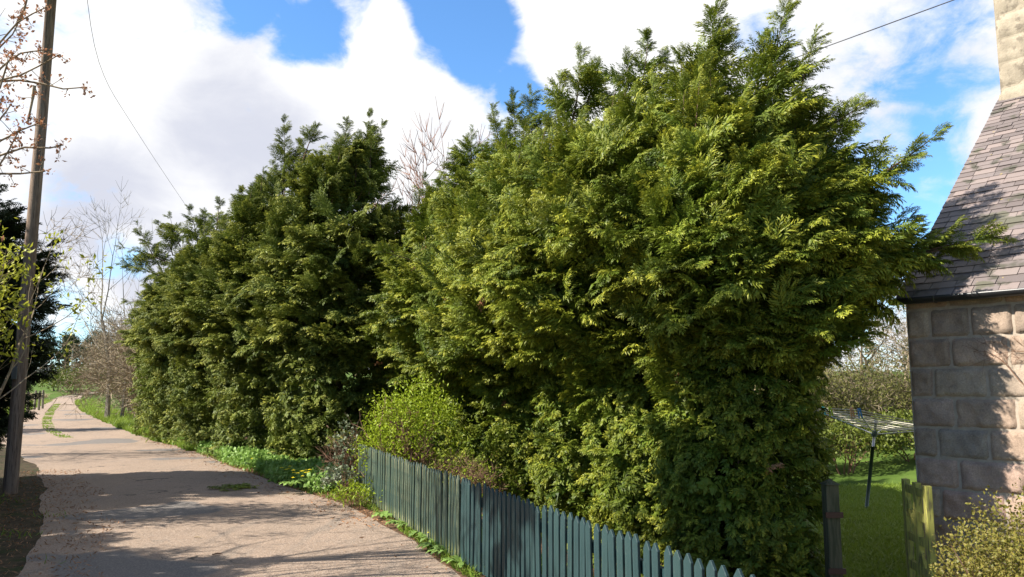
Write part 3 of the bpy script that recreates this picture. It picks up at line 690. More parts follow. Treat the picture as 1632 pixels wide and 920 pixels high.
# yellow-green shrub on the left
rng = np.random.default_rng(91); st = []
for i in range(26):
    st.append(((rng.uniform(-.6, .5), rng.uniform(-.4, .4), -.05), (rng.uniform(-.25, .38), rng.uniform(-.25, .25), 1), rng.uniform(2.0, 2.6), .030, 2, dict(kids=5, up=.20, crook=.12, shrink=.42, spread=.6, steps=6, rmin=.004)))
bare_tree('lilac_shrub', 'shrub with arching bare stems and yellow-green leaves in front of the pole', 'shrub', (-7.4, 9.7, 0.0), st, 'twig_tan', leaf=('leaf_yellow', .085, 12, 1.0, lambda P: P[:, 2] > 1.9 + .4 * snoise(P, 1.5, 2), .06), seed=92)

# budding tree whose branches reach in from the left; its twigs shade the lane
rng = np.random.default_rng(55)
root = empty('maple_tree', (-6.9, 6.6, 0), 'tree with red-brown opening buds reaching in at the top left', 'tree')
segs = []; tips = []; trunk = []
base = np.array([-6.9, 6.6, 0.])
s_ = []
grow(s_, tips, base + np.array([0, 0, -.1]), (.05, 0, 1), 3.0, .13, 4, rng, kids=5, up=.08, crook=.13, shrink=.64, spread=.8, steps=5, rmin=.005)
grow(s_, tips, base + np.array([0, .1, 1.5]), (.5, .05, 1), 2.4, .07, 4, rng, kids=5, up=.06, crook=.13, shrink=.64, spread=.8, steps=5, rmin=.005)
# keep the random crown out of the picture: only the traced branches enter it
def inside(p):
    return p[1] > .3 and (p[0] / p[1]) > -.655 + .0 * p[2]
s_ = [x for x in s_ if not inside(x[1])]; tips = [t for t in tips if not inside(t[0])]
budP = []
br = [[(0, 68), (28, 36), (52, 22), (75, 11)], [(28, 36), (38, 18), (44, -6)], [(0, 110), (16, 96), (33, 85), (52, 82), (70, 80)], [(0, 128), (33, 120), (65, 104), (95, 87)], [(0, 130), (30, 128), (65, 133), (101, 142), (138, 139)],
      [(55, 137), (52, 158), (44, 196)], [(0, 225), (33, 208), (62, 196)], [(0, 248), (39, 235), (80, 236), (101, 231)], [(0, 277), (33, 277), (72, 273)], [(0, 75), (20, 55), (30, 35)], [(0, 140), (12, 100), (20, 88)],
      [(0, 190), (10, 178), (18, 165)], [(0, 262), (14, 240), (28, 212)], [(0, 165), (0, 168), (2, 160)]]
for k, pl in enumerate(br):
    dpt = 7.0 + .12 * (k % 5); pts = [np.array(at(x, y, dpt)) for x, y in pl]
    if pl[0][0] == 0:
        tgt = base + np.array([.6 + rng.uniform(0, .5), .2, max(1.6, pts[0][2] - 1.3)])
        lead = [tgt + (pts[0] - tgt) * t + np.array([0, 0, -.2 * math.sin(3.14 * t)]) for t in (0, .35, .7)]; pts = lead + pts
    for i in range(len(pts) - 1):
        r0 = .014 * (1 - i / len(pts)) + .0035
        segs.append((pts[i], pts[i + 1], r0, r0 * .85))
        if pts[i + 1][0] / pts[i + 1][1] > -.66:
            for q in range(3):
                a = pts[i] + (pts[i + 1] - pts[i]) * rng.random(); dv = rng.normal(0, 1, 3) * np.array([1, .5, 1]); dv = unit(dv) * rng.uniform(.05, .14)
                segs.append((a, a + dv, .0035, .0025)); budP.append(a + dv)
    budP.append(pts[-1]); budP.append(pts[-1] + rng.normal(0, .03, 3))
trunk = [x for x in s_ if x[2] > .05]; segs += [x for x in s_ if x[2] <= .05]
tri_mesh('trunk', segs_to_tris(trunk, 7), M['greybark'], root); tri_mesh('branches', segs_to_tris(segs, 4), M['twig_tan'], root)
bt = np.array(budP + [t[0] for t in tips if rng.random() < .25])
T, tp, v_ = leaves(bt, rng, .042, 7, .018, .5, .5); tri_mesh('leaves', T, M['leaf_bud'], root, tp, v_); localise(root)

# ------------------------------------------------------------------ telegraph pole and wires
M['pole'] = noise_mat('weathered_pole', (.20, .135, .095), (.31, .225, .165), 4, c3=(.11, .075, .055), scale3=14, bump=.5, bscale=40, stretch=(6, 6, .35), rough=.8)
M['wire'] = flat_mat('wire', (.10, .10, .11), .6)
M['steel'] = flat_mat('galvanised_steel', (.35, .36, .37), .45, .8)
px_, py_ = -7.75, 12.6
root = empty('telegraph_pole', (px_, py_, 0), 'brown wooden telegraph pole at the left edge of the lane', 'telegraph pole')
mb = MB(); mb.tube([(px_ , py_, -.1), (px_ + .02, py_, 3), (px_ + .05, py_, 6), (px_ + .06, py_, 9.2)], [.105, .094, .083, .075], 20); mb.build('shaft', M['pole'], root, smooth=True)
mb = MB(); mb.bar((px_ - .5, py_ - .12, 8.8), (px_ + .65, py_ - .12, 8.8), .09, .09); mb.build('crossarm', M['pole'], root)
for sx in (-.42, .55):
    mb = MB(); mb.tube([(px_ + sx, py_ - .12, 8.84), (px_ + sx, py_ - .12, 8.9), (px_ + sx, py_ - .12, 8.95), (px_ + sx, py_ - .12, 9.02)], [.02, .045, .03, .04], 10); mb.build('insulator', flat_mat('porcelain', (.7, .68, .62), .2), root)
mb = MB(); mb.box((px_ - .04, py_ - .135, 1.75), (px_ + .04, py_ - .115, 1.95)); mb.build('plate', M['steel'], root)
localise(root)
def cable(pts, r, label):
    P = [np.array(p, float) for p in pts]; out = []
    for i in range(len(P) - 1):
        p0 = P[max(i - 1, 0)]; p3 = P[min(i + 2, len(P) - 1)]
        for k in range(6):
            t = k / 6; out.append(.5 * ((2 * P[i]) + (-p0 + P[i + 1]) * t + (2 * p0 - 5 * P[i] + 4 * P[i + 1] - p3) * t * t + (-p0 + 3 * P[i] - 3 * P[i + 1] + p3) * t ** 3))
    out.append(P[-1]); mb = MB(); mb.tube(out, r, 5); o = mb.build('overhead_wire', M['wire'], smooth=True); tag(o, label, 'wire')
cable([(px_ + .55, py_ - .12, 9.03), at(158, 100, 17), at(215, 205, 23), at(300, 333, 33), at(330, 372, 40)], .0055, 'thin overhead wire slanting down from the pole to the far hedge')
cable([at(1180, 124, 16), at(1315, 75, 12.5), at(1520, 0, 11.6), at(1660, -52, 11.0)], .009, 'overhead wire rising from the near hedge toward the chimney')

# ------------------------------------------------------------------ far pine wood, field, bushes
rng = np.random.default_rng(5)
pines = []
def make_pine(seed):
    rng = np.random.default_rng(seed); root = empty('pine_tree', (0, 0, 0)); h = 13.0
    segs = [((0, 0, -.3), (.1, 0, h * .5), .20, .16), ((.1, 0, h * .5), (0, .1, h * .96), .16, .03)]
    for i in range(9):
        z = rng.uniform(.45, .9) * h; a = rng.uniform(0, 6.28); segs.append(((.05, 0, z), (math.cos(a) * 1.8, math.sin(a) * 1.8, z + .8), .05, .02))
    t = tri_mesh('trunk', segs_to_tris([(np.array(a), np.array(b), c, d) for a, b, c, d in segs], 6), M['pine_trunk'], root)
    P = []
    for i in range(30):
        z = h * rng.uniform(.42, 1.0); R_ = 2.5 * math.sin(min(1, (h * 1.04 - z) / (h * .42)) * 1.35) + .15; a = rng.uniform(0, 6.28); r = R_ * rng.uniform(.3, 1)
        c = np.array([math.cos(a) * r, math.sin(a) * r, z]); P.append(c + rng.normal(0, 1, (26, 3)) * np.array([.62, .62, .34]))
    T, tp, v = leaves(np.concatenate(P), rng, .62, 1, 0, .3, .6); tri_mesh('crown', T, M['pine_far'], root, tp, v); return root
protos = [make_pine(900 + i) for i in range(5)]
cnt = 0
for rowi, Yb in enumerate((236, 243, 252, 262)):
    for k in range(29):
        x = -205 + k * 4.2 + rng.uniform(-1.5, 1.5) + (rowi % 2) * 2.1; y = Yb + rng.uniform(-2.5, 2.5)
        pr_ = protos[cnt] if cnt < 5 else copy_tree(protos[rng.integers(5)])
        pr_.location = (x, y, float(gz(x, y))); pr_.rotation_euler.z = rng.uniform(0, 6.28); s_ = rng.uniform(.74, .95); pr_.scale = (s_ * .95, s_ * .95, s_ * (1.0 + .0)); tag(pr_, 'tall pine standing in the far wood beyond the field', 'pine tree', 'pines of the far wood'); cnt += 1
# dark floor of the wood, seen as a low mass
P = np.stack([rng.uniform(-210, -85, 5200), rng.uniform(240, 275, 5200), rng.uniform(0, 7.0, 5200) ** 1.0], -1); P[:, 2] += gz(P[:, 0], P[:, 1])
T, tp, v = leaves(P, rng, 1.3, 1, 0, .3, .7); tag(tri_mesh('wood_undergrowth', T, M['pine_far'], None, tp, v), kind='stuff')
# dry stone dyke across the field
mb = MB(); rr = random.Random(3)
for i in range(90):
    x = -150 + i * .9; y = 176 + .06 * i + rr.uniform(-.1, .1); z = float(gz(x, y)); mb.box((x, y, z - .2), (x + .86, y + .5, z + .75 + rr.uniform(-.12, .12)))
o = mb.build('field_wall', noise_mat('dyke_stone', (.10, .10, .09), (.2, .19, .16), 1.2)); tag(o, 'low dark stone wall crossing the distant green field', 'wall')
# gorse beyond the bend
def leafy_bush(name, label, base, rx, ry, rz, n, size, mat, group=None, seed=0, twigs='twig_brown', nst=9, cat='bush', noise=.22, hollow=.55, aspect=.45, per=1, squash=0, cond=None, cz=None):
    rng = np.random.default_rng(seed); root = empty(name, base, label, cat, group); B = np.array(base, float)
    d = unit(rng.normal(0, 1, (n, 3))); d[:, 2] = np.abs(d[:, 2]) * .95 + (rng.random(n) * .35 - .35) * (rng.random(n) < .5)
    rr_ = rng.uniform(hollow, 1, n) ** .6; P0 = d * rr_[:, None]
    bump = 1 + noise * snoise(d, 3.1, seed) + noise * .6 * snoise(d, 7, seed + 1)
    c_ = rz * .42 if cz is None else cz
    P = P0 * bump[:, None] * np.array([rx, ry, rz - c_]) + B + np.array([0, 0, c_]); P = P[P[:, 2] > B[2] + .02]
    if cond is not None: P = P[cond(P)]
    T, tp, v = leaves(P, rng, size, per, size * .5, .4, aspect); tri_mesh('foliage', T, M[mat], root, tp, v)
    segs = []; tips = []
    for i in range(nst):
        a = rng.uniform(0, 6.28); k = rng.uniform(.1, .7)
        grow(segs, tips, B + np.array([math.cos(a) * .12 * rx, math.sin(a) * .12 * ry, -.03]), (math.cos(a) * rx / rz * k * 1.3, math.sin(a) * ry / rz * k * 1.3, 1), rz * .5, max(.006, .02 * rz), 2, rng, kids=6, up=.04, crook=.2, shrink=.55, spread=.7, steps=4, rmin=max(.0022, .003 * rz))
    tri_mesh('stems', segs_to_tris(segs, 3), M[twigs], root); localise(root); return root
for i, (px, Y, w, h, lab) in enumerate([(122, 92, 3.3, 3.3, 'dark gorse bush at the far lane bend, the larger one'), (90, 100, 2.3, 2.5, 'olive gorse bush standing against the bright field')]):
    p_ = at(px, 620, Y); leafy_bush('gorse_bush', lab, (p_.x, Y, float(gz(p_.x, Y)) - .1), w, w * .7, h, 1500, .34, 'green_bush', 'gorse beyond the lane bend', 50 + i)
# far utility pole
p_ = at(113, 600, 165); z0 = float(gz(p_.x, 165)); root = empty('utility_pole', (p_.x, 165, z0), 'pale slim utility pole in the distant field', 'utility pole')
mb = MB(); mb.tube([(p_.x, 165, z0 - .2), (p_.x, 165, z0 + 5.4)], [.16, .12], 8); mb.build('shaft', flat_mat('pale_wood', (.42, .39, .34), .8), root)
mb = MB(); mb.bar((p_.x - 1, 164.8, z0 + 5.1), (p_.x + 1, 164.8, z0 + 5.1), .14, .14); mb.build('crossarm', M['pole'], root); localise(root)
# rustic posts and wire beside the lane on the left
M['oldwood'] = noise_mat('old_wood', (.22, .19, .14), (.34, .30, .24), 6, bump=.5, bscale=40, stretch=(5, 5, .5), c3=(.16, .17, .09), scale3=3)
pp = []
for i, (px, Y) in enumerate([(70, 49), (64, 46.5), (57, 47.5), (47, 44), (38, 41)]):
    p_ = at(px, 620, Y); x = p_.x; z = float(gz(x, Y)); mb = MB(); mb.tube([(x, Y, z - .1), (x + .03 * (i % 3 - 1), Y, z + 1.12)], [.075, .065], 8)
    o = mb.build('fence_post', M['oldwood']); pp.append((x, Y, z + .95)); tag(o, ['rightmost', 'second from the right', 'middle', 'second from the left', 'leftmost'][i] + ' grey post on the grass bank left of the lane', 'fence post', 'posts on the bank left of the lane')

# ------------------------------------------------------------------ grass, ground cover
def band(y0, y1, n, f0, f1, rng, p=1.5):
    y = y0 + (y1 - y0) * rng.random(n) ** p; a = rng.random(n); x = f0(y) + (f1(y) - f0(y)) * a
    return np.stack([x, y, gz(x, y)], -1)
rng = np.random.default_rng(66)
P = band(21, 66, 26000, lambda y: xr(y) - .15 + wob(y, .12, 2), lambda y: xr(y) + 1.7, rng); T, tp, v = blades(P, rng, .24, .013); tag(tri_mesh('verge_grass', T, M['grass_blade'], None, tp, v), kind='stuff')
P = band(15.5, 66, 15000, lambda y: xl(y) - 2.0, lambda y: xl(y) + .2 + wob(y, .15, 5), rng, 1.2); P = P[P[:, 1] > 27]; T, tp, v = blades(P, rng, .20, .014); tag(tri_mesh('bank_grass', T, M['grass_blade'], None, tp, v), kind='stuff')
P = band(36, 80, 9000, lambda y: xl(y) - 6.0, lambda y: xl(y) - 1.2, rng, 1.0); T, tp, v = blades(P, rng, .5, .03); tag(tri_mesh('dry_grass', T, M['dry_blade'], None, tp, v), kind='stuff')
# grass growing down the middle of the lane
P = band(26, 58, 7000, lambda y: .56 * xl(y) + .44 * xr(y) - .22, lambda y: .56 * xl(y) + .44 * xr(y) + .22, rng, 1.0); P = P[(snoise(P, 1.3, 4) + .6 * snoise(P, 3.1, 6) + rng.normal(0, .35, len(P))) > .15]; T, tp, v = blades(P, rng, .07, .012, .8); tag(tri_mesh('lane_grass', T, M['grass_blade'], None, tp, v), kind='stuff')
# nettles / ground elder
P = band(12.6, 25, 15000, lambda y: xr(y) + .10 + wob(y, .18, 3), lambda y: xr(y) + 1.35 + wob(y, .2, 1), rng, 1.0); P = P[snoise(P, 1.3, 8) > -.62]
P[:, 2] += rng.uniform(.02, .20, len(P)) * (1 + .5 * snoise(P, 2, 1)); T, tp, v = leaves(P, rng, .085, 2, .03, .35, .75)
tag(tri_mesh('ground_cover', T, M['leaf_weed'], None, tp, v), kind='stuff')
P = band(11, 24, 3500, lambda y: xr(y) + .0, lambda y: xr(y) + 1.6, rng, 1.0); T, tp, v = blades(P, rng, .12, .008); tag(tri_mesh('weed_grass', T, M['grass_blade'], None, tp, v), kind='stuff')
# brown cypress litter
P = band(5.0, 26, 9500, lambda y: xr(y) - .75 + wob(y, .35, 7), lambda y: xr(y) + .7, rng, 1.0); w_ = rng.random(len(P)) < np.clip(.30 + .8 * (P[:, 0] - xr(P[:, 1]) + .4), .06, 1) * np.where((P[:, 1] > 9.5), 1, .18); P = P[w_]; P[:, 2] += .014
T, tp, v = leaves(P, rng, .07, 1, .01, -.0, .22); T[:, :, 2] = np.clip(T[:, :, 2], gz(T[:, :, 0], T[:, :, 1]) + .008, gz(T[:, :, 0], T[:, :, 1]) + .035); tag(tri_mesh('leaf_litter', T, M['litter'], None, tp, v), kind='stuff')
P = band(5.5, 16, 3000, lambda y: xl(y) - .8, lambda y: xl(y) + .55 + wob(y, .3, 2), rng, 1.0); P[:, 2] += .01
T, tp, v = leaves(P, rng, .055, 1, .01, 0, .2); T[:, :, 2] = np.clip(T[:, :, 2], .006, .05); tag(tri_mesh('dry_litter', T, M['litter'], None, tp, v), kind='stuff')
P = band(5.5, 13, 2200, lambda y: xl(y) - 1.8, lambda y: xl(y) + .15 + wob(y, .2, 2), rng, 1.0); P = P[snoise(P, 1.6, 2) > .35]; T, tp, v = blades(P, rng, .09, .006, .8); tag(tri_mesh('trampled_grass', T, M['grass_blade'], None, tp, v), kind='stuff')
# lawn
y = rng.uniform(8.2, 17.5, 42000) ; y = 8.2 + (y - 8.2) ** 1.0; xx = (rng.uniform(1290, 1475, len(y)) - CX) / F_PX * y; P = np.stack([xx, y, gz(xx, y)], -1); T, tp, v = blades(P, rng, .11, .008, .7)
tag(tri_mesh('lawn_grass', T, M['lawn_blade'], None, tp, v), kind='stuff')
yy = rng.uniform(4.5, 12.2, 2600); xx = fence_x(yy) - rng.uniform(.0, .13, len(yy)) ** 1.0; P = np.stack([xx, yy, gz(xx, yy)], -1); P = P[(snoise(P, 2.2, 3) + rng.normal(0, .3, len(P))) > .1]; T, tp, v = blades(P, rng, .09, .006, .7); tag(tri_mesh('edge_grass', T, M['grass_blade'], None, tp, v), kind='stuff')
# grass behind the pickets
yy = rng.uniform(2.5, 13, 9000); xx = fence_x(yy) + rng.uniform(.08, 1.0, len(yy)) ** 1.2; P = np.stack([xx, yy, gz(xx, yy)], -1); T, tp, v = blades(P, rng, .14, .007, .6); tag(tri_mesh('hedge_grass', T, M['lawn_blade'], None, tp, v), kind='stuff')

# ------------------------------------------------------------------ picket fences
def paint(name, c1, c2, c3, lo3, hi3, green=True):
    return noise_mat(name, c1, c2, 3, 6, .5, c3=c3, scale3=5, lo3=lo3, hi3=hi3, bump=.35, bscale=30, stretch=(9, 9, .9), spec=.35)
M['picket_new'] = paint('dark_green_paint', (.017, .043, .046), (.024, .056, .059), (.045, .07, .055), .62, .80)
M['picket_new2'] = paint('dark_green_paint_worn', (.019, .048, .050), (.028, .062, .062), (.19, .17, .12), .68, .75)
M['picket_old'] = paint('faded_green_paint', (.024, .054, .050), (.045, .074, .056), (.17, .18, .07), .50, .70)
M['picket_old2'] = paint('flaking_green_paint', (.030, .060, .050), (.07, .09, .055), (.33, .33, .20), .54, .66)
def picket(mb, w, h, t):
    a = w / 2
    vs = [(-a, -t / 2, 0), (a, -t / 2, 0), (a, -t / 2, h - w * .62), (w * .07, -t / 2, h), (-w * .07, -t / 2, h), (-a, -t / 2, h - w * .62)]
    vb = [(x, t / 2, z) for x, _, z in vs]; n = 6
    fs = [tuple(range(n)), tuple(reversed(range(n, 2 * n)))] + [(i, i + n, (i + 1) % n + n, (i + 1) % n) for i in range(n)]
    mb.add(vs + vb, [tuple(reversed(f)) for f in fs])
def fence(s0, s1, label, mats, h, wd, gap, seed, rails=(.20, .58)):
    rr = random.Random(seed); org = Vector((fence_x(7.18), 7.18, 0)); D = Vector((FD[0], FD[1], 0)); Nn = Vector((FN[0], FN[1], 0))
    root = empty('picket_fence', org + D * s0, label, 'fence', 'picket fence sections beside the lane', rz=math.atan2(-D.y, -D.x))
    # local frame: +x runs toward the camera, +y ... set by rz; sections extend to -x
    mats_ = [M[m] for m in mats]; me = {}
    n = int((s1 - s0) / (wd + gap))
    for i in range(n):
        mb = MB(); picket(mb, wd * rr.uniform(.95, 1.04), h + rr.uniform(-.014, .014), .018); o = mb.build('picket', mats_[1] if rr.random() < .30 else mats_[0], root)
        o.location = (-(i + .5) * (wd + gap), rr.uniform(-.004, .004), .035 + rr.uniform(-.008, .008)); o.rotation_euler = (rr.uniform(-.012, .012), rr.uniform(-.016, .016), rr.uniform(-.06, .06))
        b = o.modifiers.new('bevel', 'BEVEL'); b.width = .0025; b.segments = 1
    L_ = n * (wd + gap)
    for z in rails:
        mb = MB(); mb.box((-L_, .012, z), (0, .045, z + .07)); mb.build('rail', mats_[0], root)
    k = 0
    while k * 1.8 < L_:
        mb = MB(); x = -min(L_ - .05, k * 1.8 + .3); mb.box((x - .04, .047, -.6), (x + .04, .125, h - .06)); mb.build('post', mats_[0], root); k += 1
    return root
fence(-4.6, .45, 'near picket fence, freshly painted dark green', ('picket_new', 'picket_new2'), .745, .068, .031, 1)
fence(.46, 5.55, 'far picket fence, faded green and lichen-stained, ending at the hedge gap', ('picket_old', 'picket_old2'), .745, .069, .029, 2)

# ------------------------------------------------------------------ shrubs by the fence
leafy_bush('spirea_shrub', 'bright green shrub with brown twigs behind the picket fence', (-1.45, 12.0, -.25), .84, .75, 2.05, 9000, .052, 'leaf_lime', seed=61, nst=10, cat='shrub', noise=.22, hollow=.5,
           cond=lambda P: ((P[:, 0] + 1.45) * .9 - (P[:, 2] - .8) * .8 + .32 * snoise(P, 3, 5) < .12) | (np.random.default_rng(3).random(len(P)) < .18))
b = (-.85, 11.5, -.3)
bare_tree('dead_shrub', 'leafless brown twiggy shrub against the right side of the green one', 'shrub', b, bushy(b, 1.3, 16, 62, lean=(.15, -.1, 0), tilt=.7, r=.016, rmin=.0035, kids=8), 'twig_brown', seed=63, leaf=('leaf_lime', .04, 2, .3, None, .03))
leafy_bush('euonymus_shrub', 'small shrub with pale variegated leaves at the far end of the fence', (-2.55, 12.55, 0), .22, .22, 1.15, 300, .065, 'leaf_pale', seed=64, nst=8, cat='shrub', noise=.35, aspect=.6)
leafy_bush('euonymus_shrub', 'low pale-leaved shrub at the foot of the last pickets', (-2.55, 12.05, 0), .28, .22, .52, 300, .07, 'leaf_pale', seed=65, nst=6, cat='shrub', noise=.3, aspect=.6)
leafy_bush('weed_clump', 'yellow-green weeds against the foot of the faded pickets', (-2.15, 11.15, 0), .30, .25, .34, 420, .07, 'leaf_lime', seed=67, nst=10, cat='weeds', noise=.3, aspect=.3)
# dandelions and daisies in the verge
M['petal'] = flat_mat('dandelion_yellow', (.85, .74, .03), .6)
def dandelion(nfl, nl, seed, fh=.14, fr=.028):
    rng = np.random.default_rng(seed); root = empty('dandelion', (0, 0, 0)); T = []
    for i in range(nl):
        a = rng.uniform(0, 6.28); ln = rng.uniform(.12, .24); d = np.array([math.cos(a), math.sin(a), 0]); s = np.array([-math.sin(a), math.cos(a), 0])
        pts = [(0, .0, .008), (.3, .045, .02), (.6, .07, .022), (.85, .06, .028), (1, .035, .002)]
        for (u0, z0, w0), (u1, z1, w1) in zip(pts[:-1], pts[1:]):
            for zz in (0, .5):
                ua = u0 + (u1 - u0) * zz; ub = u0 + (u1 - u0) * (zz + .5); za = z0 + (z1 - z0) * zz; zb = z0 + (z1 - z0) * (zz + .5); wa = w0 + (w1 - w0) * zz; wb = (w0 + (w1 - w0) * (zz + .5)) * (.55 if zz == 0 else 1)
                A = d * ua * ln + np.array([0, 0, za]); B = d * ub * ln + np.array([0, 0, zb]); T += [[A - s * wa, A + s * wa, B + s * wb], [A - s * wa, B + s * wb, B - s * wb]]
    T = np.array(T); tri_mesh('leaves', T, M['leaf_weed'], root, np.full(len(T) * 3, .4), np.repeat(rng.random(len(T)), 3))
    for i in range(nfl):
        x, y = rng.normal(0, .06, 2); h = fh * rng.uniform(.7, 1.2); mb = MB(); mb.tube([(x * .3, y * .3, 0), (x, y, h)], .003, 5); mb.build('stalk', M['leaf_weed'], root)
        mb = MB()
        for ring, (rr_, zz, m_) in enumerate(((fr, .002, 16), (fr * .65, .008, 12), (fr * .3, .012, 8))):
            for k in range(m_):
                a = 6.283 * (k + .5 * ring) / m_; c, s = math.cos(a), math.sin(a); w = rr_ * .22
                mb.add([(x, y, h), (x + c * rr_ - s * w, y + s * rr_ + c * w, h + zz), (x + c * rr_ + s * w, y + s * rr_ - c * w, h + zz)], [(0, 1, 2)])
        mb.build('flower', M['petal'], root)
    return root
dp = [dandelion(2, 16, 71), dandelion(4, 12, 72, .2, .034), dandelion(0, 18, 73), dandelion(1, 22, 74)]
spots = [(690, 866, 3, 'dandelion with one flower below the middle of the faded pickets'), (655, 842, 0, 'two-flowered dandelion at the foot of the faded pickets'), (612, 826, 2, 'broad-leaved weed rosette without flowers at the lane edge by the fence'),
         (715, 886, 2, None), (738, 903, 2, None), (672, 856, 2, None), (700, 878, 3, None), (640, 838, 2, None),
         (455, 776, 1, None), (472, 784, 1, None), (492, 782, 1, None), (478, 768, 0, None), (463, 788, 0, None),
         (246, 694, 1, None), (258, 690, 1, None), (264, 698, 1, None), (320, 706, 1, None), (331, 716, 1, None), (252, 686, 1, None), (398, 752, 0, None)]
used = set(); rr = random.Random(4); seen = {}; ordn = ['nearest', 'second nearest', 'third nearest', 'fourth nearest', 'fifth nearest', 'farthest']
def rank(i):
    cls = lambda s_: (s_[2] == 2, s_[1] > 800, s_[1] > 740)
    me_ = spots[i]; L_ = sorted([j for j, s_ in enumerate(spots) if s_[3] is None and cls(s_) == cls(me_)], key=lambda j: -spots[j][1] * 1000 - spots[j][0])
    k_ = L_.index(i); return ordn[k_] if k_ < len(L_) - 1 else 'farthest'
for i, (px, py, k, lab) in enumerate(spots):
    p_ = on_z(px, py, 0); o = dp[k] if k not in used else copy_tree(dp[k]); used.add(k)
    x_, y_ = p_.x, p_.y
    o.location = (x_, y_, float(gz(x_, y_)) + (.0 if py > 800 else .12)); o.rotation_euler.z = rr.uniform(0, 6.28); sc_ = 1.0 if py > 800 else (1.0 if py > 740 else 1.6); o.scale = (sc_,) * 3
    if lab is None:
        if py > 800: lab, grp = (rank(i) + ' flowerless weed rosette below the pickets' if k == 2 else 'dandelion among weeds near the lower pickets'), 'weeds along the foot of the fence'
        elif py > 740: lab, grp = rank(i) + ' yellow dandelion in the ground cover by the fence end', 'dandelions near the fence end'
        else: lab, grp = rank(i) + ' yellow dandelion on the far grassy verge', 'dandelions on the far verge'
    else: grp = 'weeds along the foot of the fence'
    tag(o, lab, 'dandelion' if k != 2 else 'weed', grp)
# fallen cypress sprig on the lane and small debris
rng = np.random.default_rng(8); p_ = on_z(362, 778, 0); P = np.array([p_.x, p_.y, .03]) + rng.normal(0, 1, (9, 3)) * np.array([.16, .10, .004]); D = unit(np.stack([np.ones(9), rng.normal(-.35, .35, 9), rng.normal(0, .05, 9)], -1))
T, tp, v = realise('shearlo', P, D, np.tile([0, 0, 1.], (9, 1)), np.full(9, .36), rng); T[:, :, 2] = np.clip(T[:, :, 2] * .5 + .02, .012, .10); o = tri_mesh('fallen_sprig', T, M['cypress'], None, tp, v, (p_.x, p_.y, 0)); o.location = (p_.x, p_.y, 0); tag(o, 'green cypress sprig lying on the shaded lane', 'sprig')
for i, (px, py, lab) in enumerate([(315, 859, 'pale dry twig lying on the lane'), (347, 886, 'small dark leaf scrap on the sunny lane'), (575, 768, None)]):
    p_ = on_z(px, py, 0)
    if i < 2:
        mb = MB(); mb.tube([(-.05, 0, .012), (0, .012, .018), (.04, .004, .012)], [.006, .008, .003], 6); o = mb.build('fallen_twig', M['twig_tan' if i == 0 else 'twig_brown']); o.location = (p_.x, p_.y, .004); o.rotation_euler.z = -.5 + i; tag(o, lab, 'twig')

# ------------------------------------------------------------------ cottage
corner = at(1452, 620, 8.0); cx_, cy_ = corner.x, corner.y
vp = ray(-260, 612); D1 = Vector((-vp.x, -vp.y, 0)).normalized()             # along the wall toward the camera
D2 = Vector((-D1.y, D1.x, 0)).normalized()
if D2.y < 0: D2 = -D2                                                      # into the building
GZ = -.5
cc = Vector((cx_, cy_, 0))
EAVE = at(1437, 470, 8.0).z
def proj(p):
    q = Vector(p) - Vector((0, 0, CAM_Z)); c, s = math.cos(PITCH), math.sin(PITCH); dz = c * q.y + s * q.z; uy = -s * q.y + c * q.z
    return CX + F_PX * q.x / dz, CY - F_PX * uy / dz
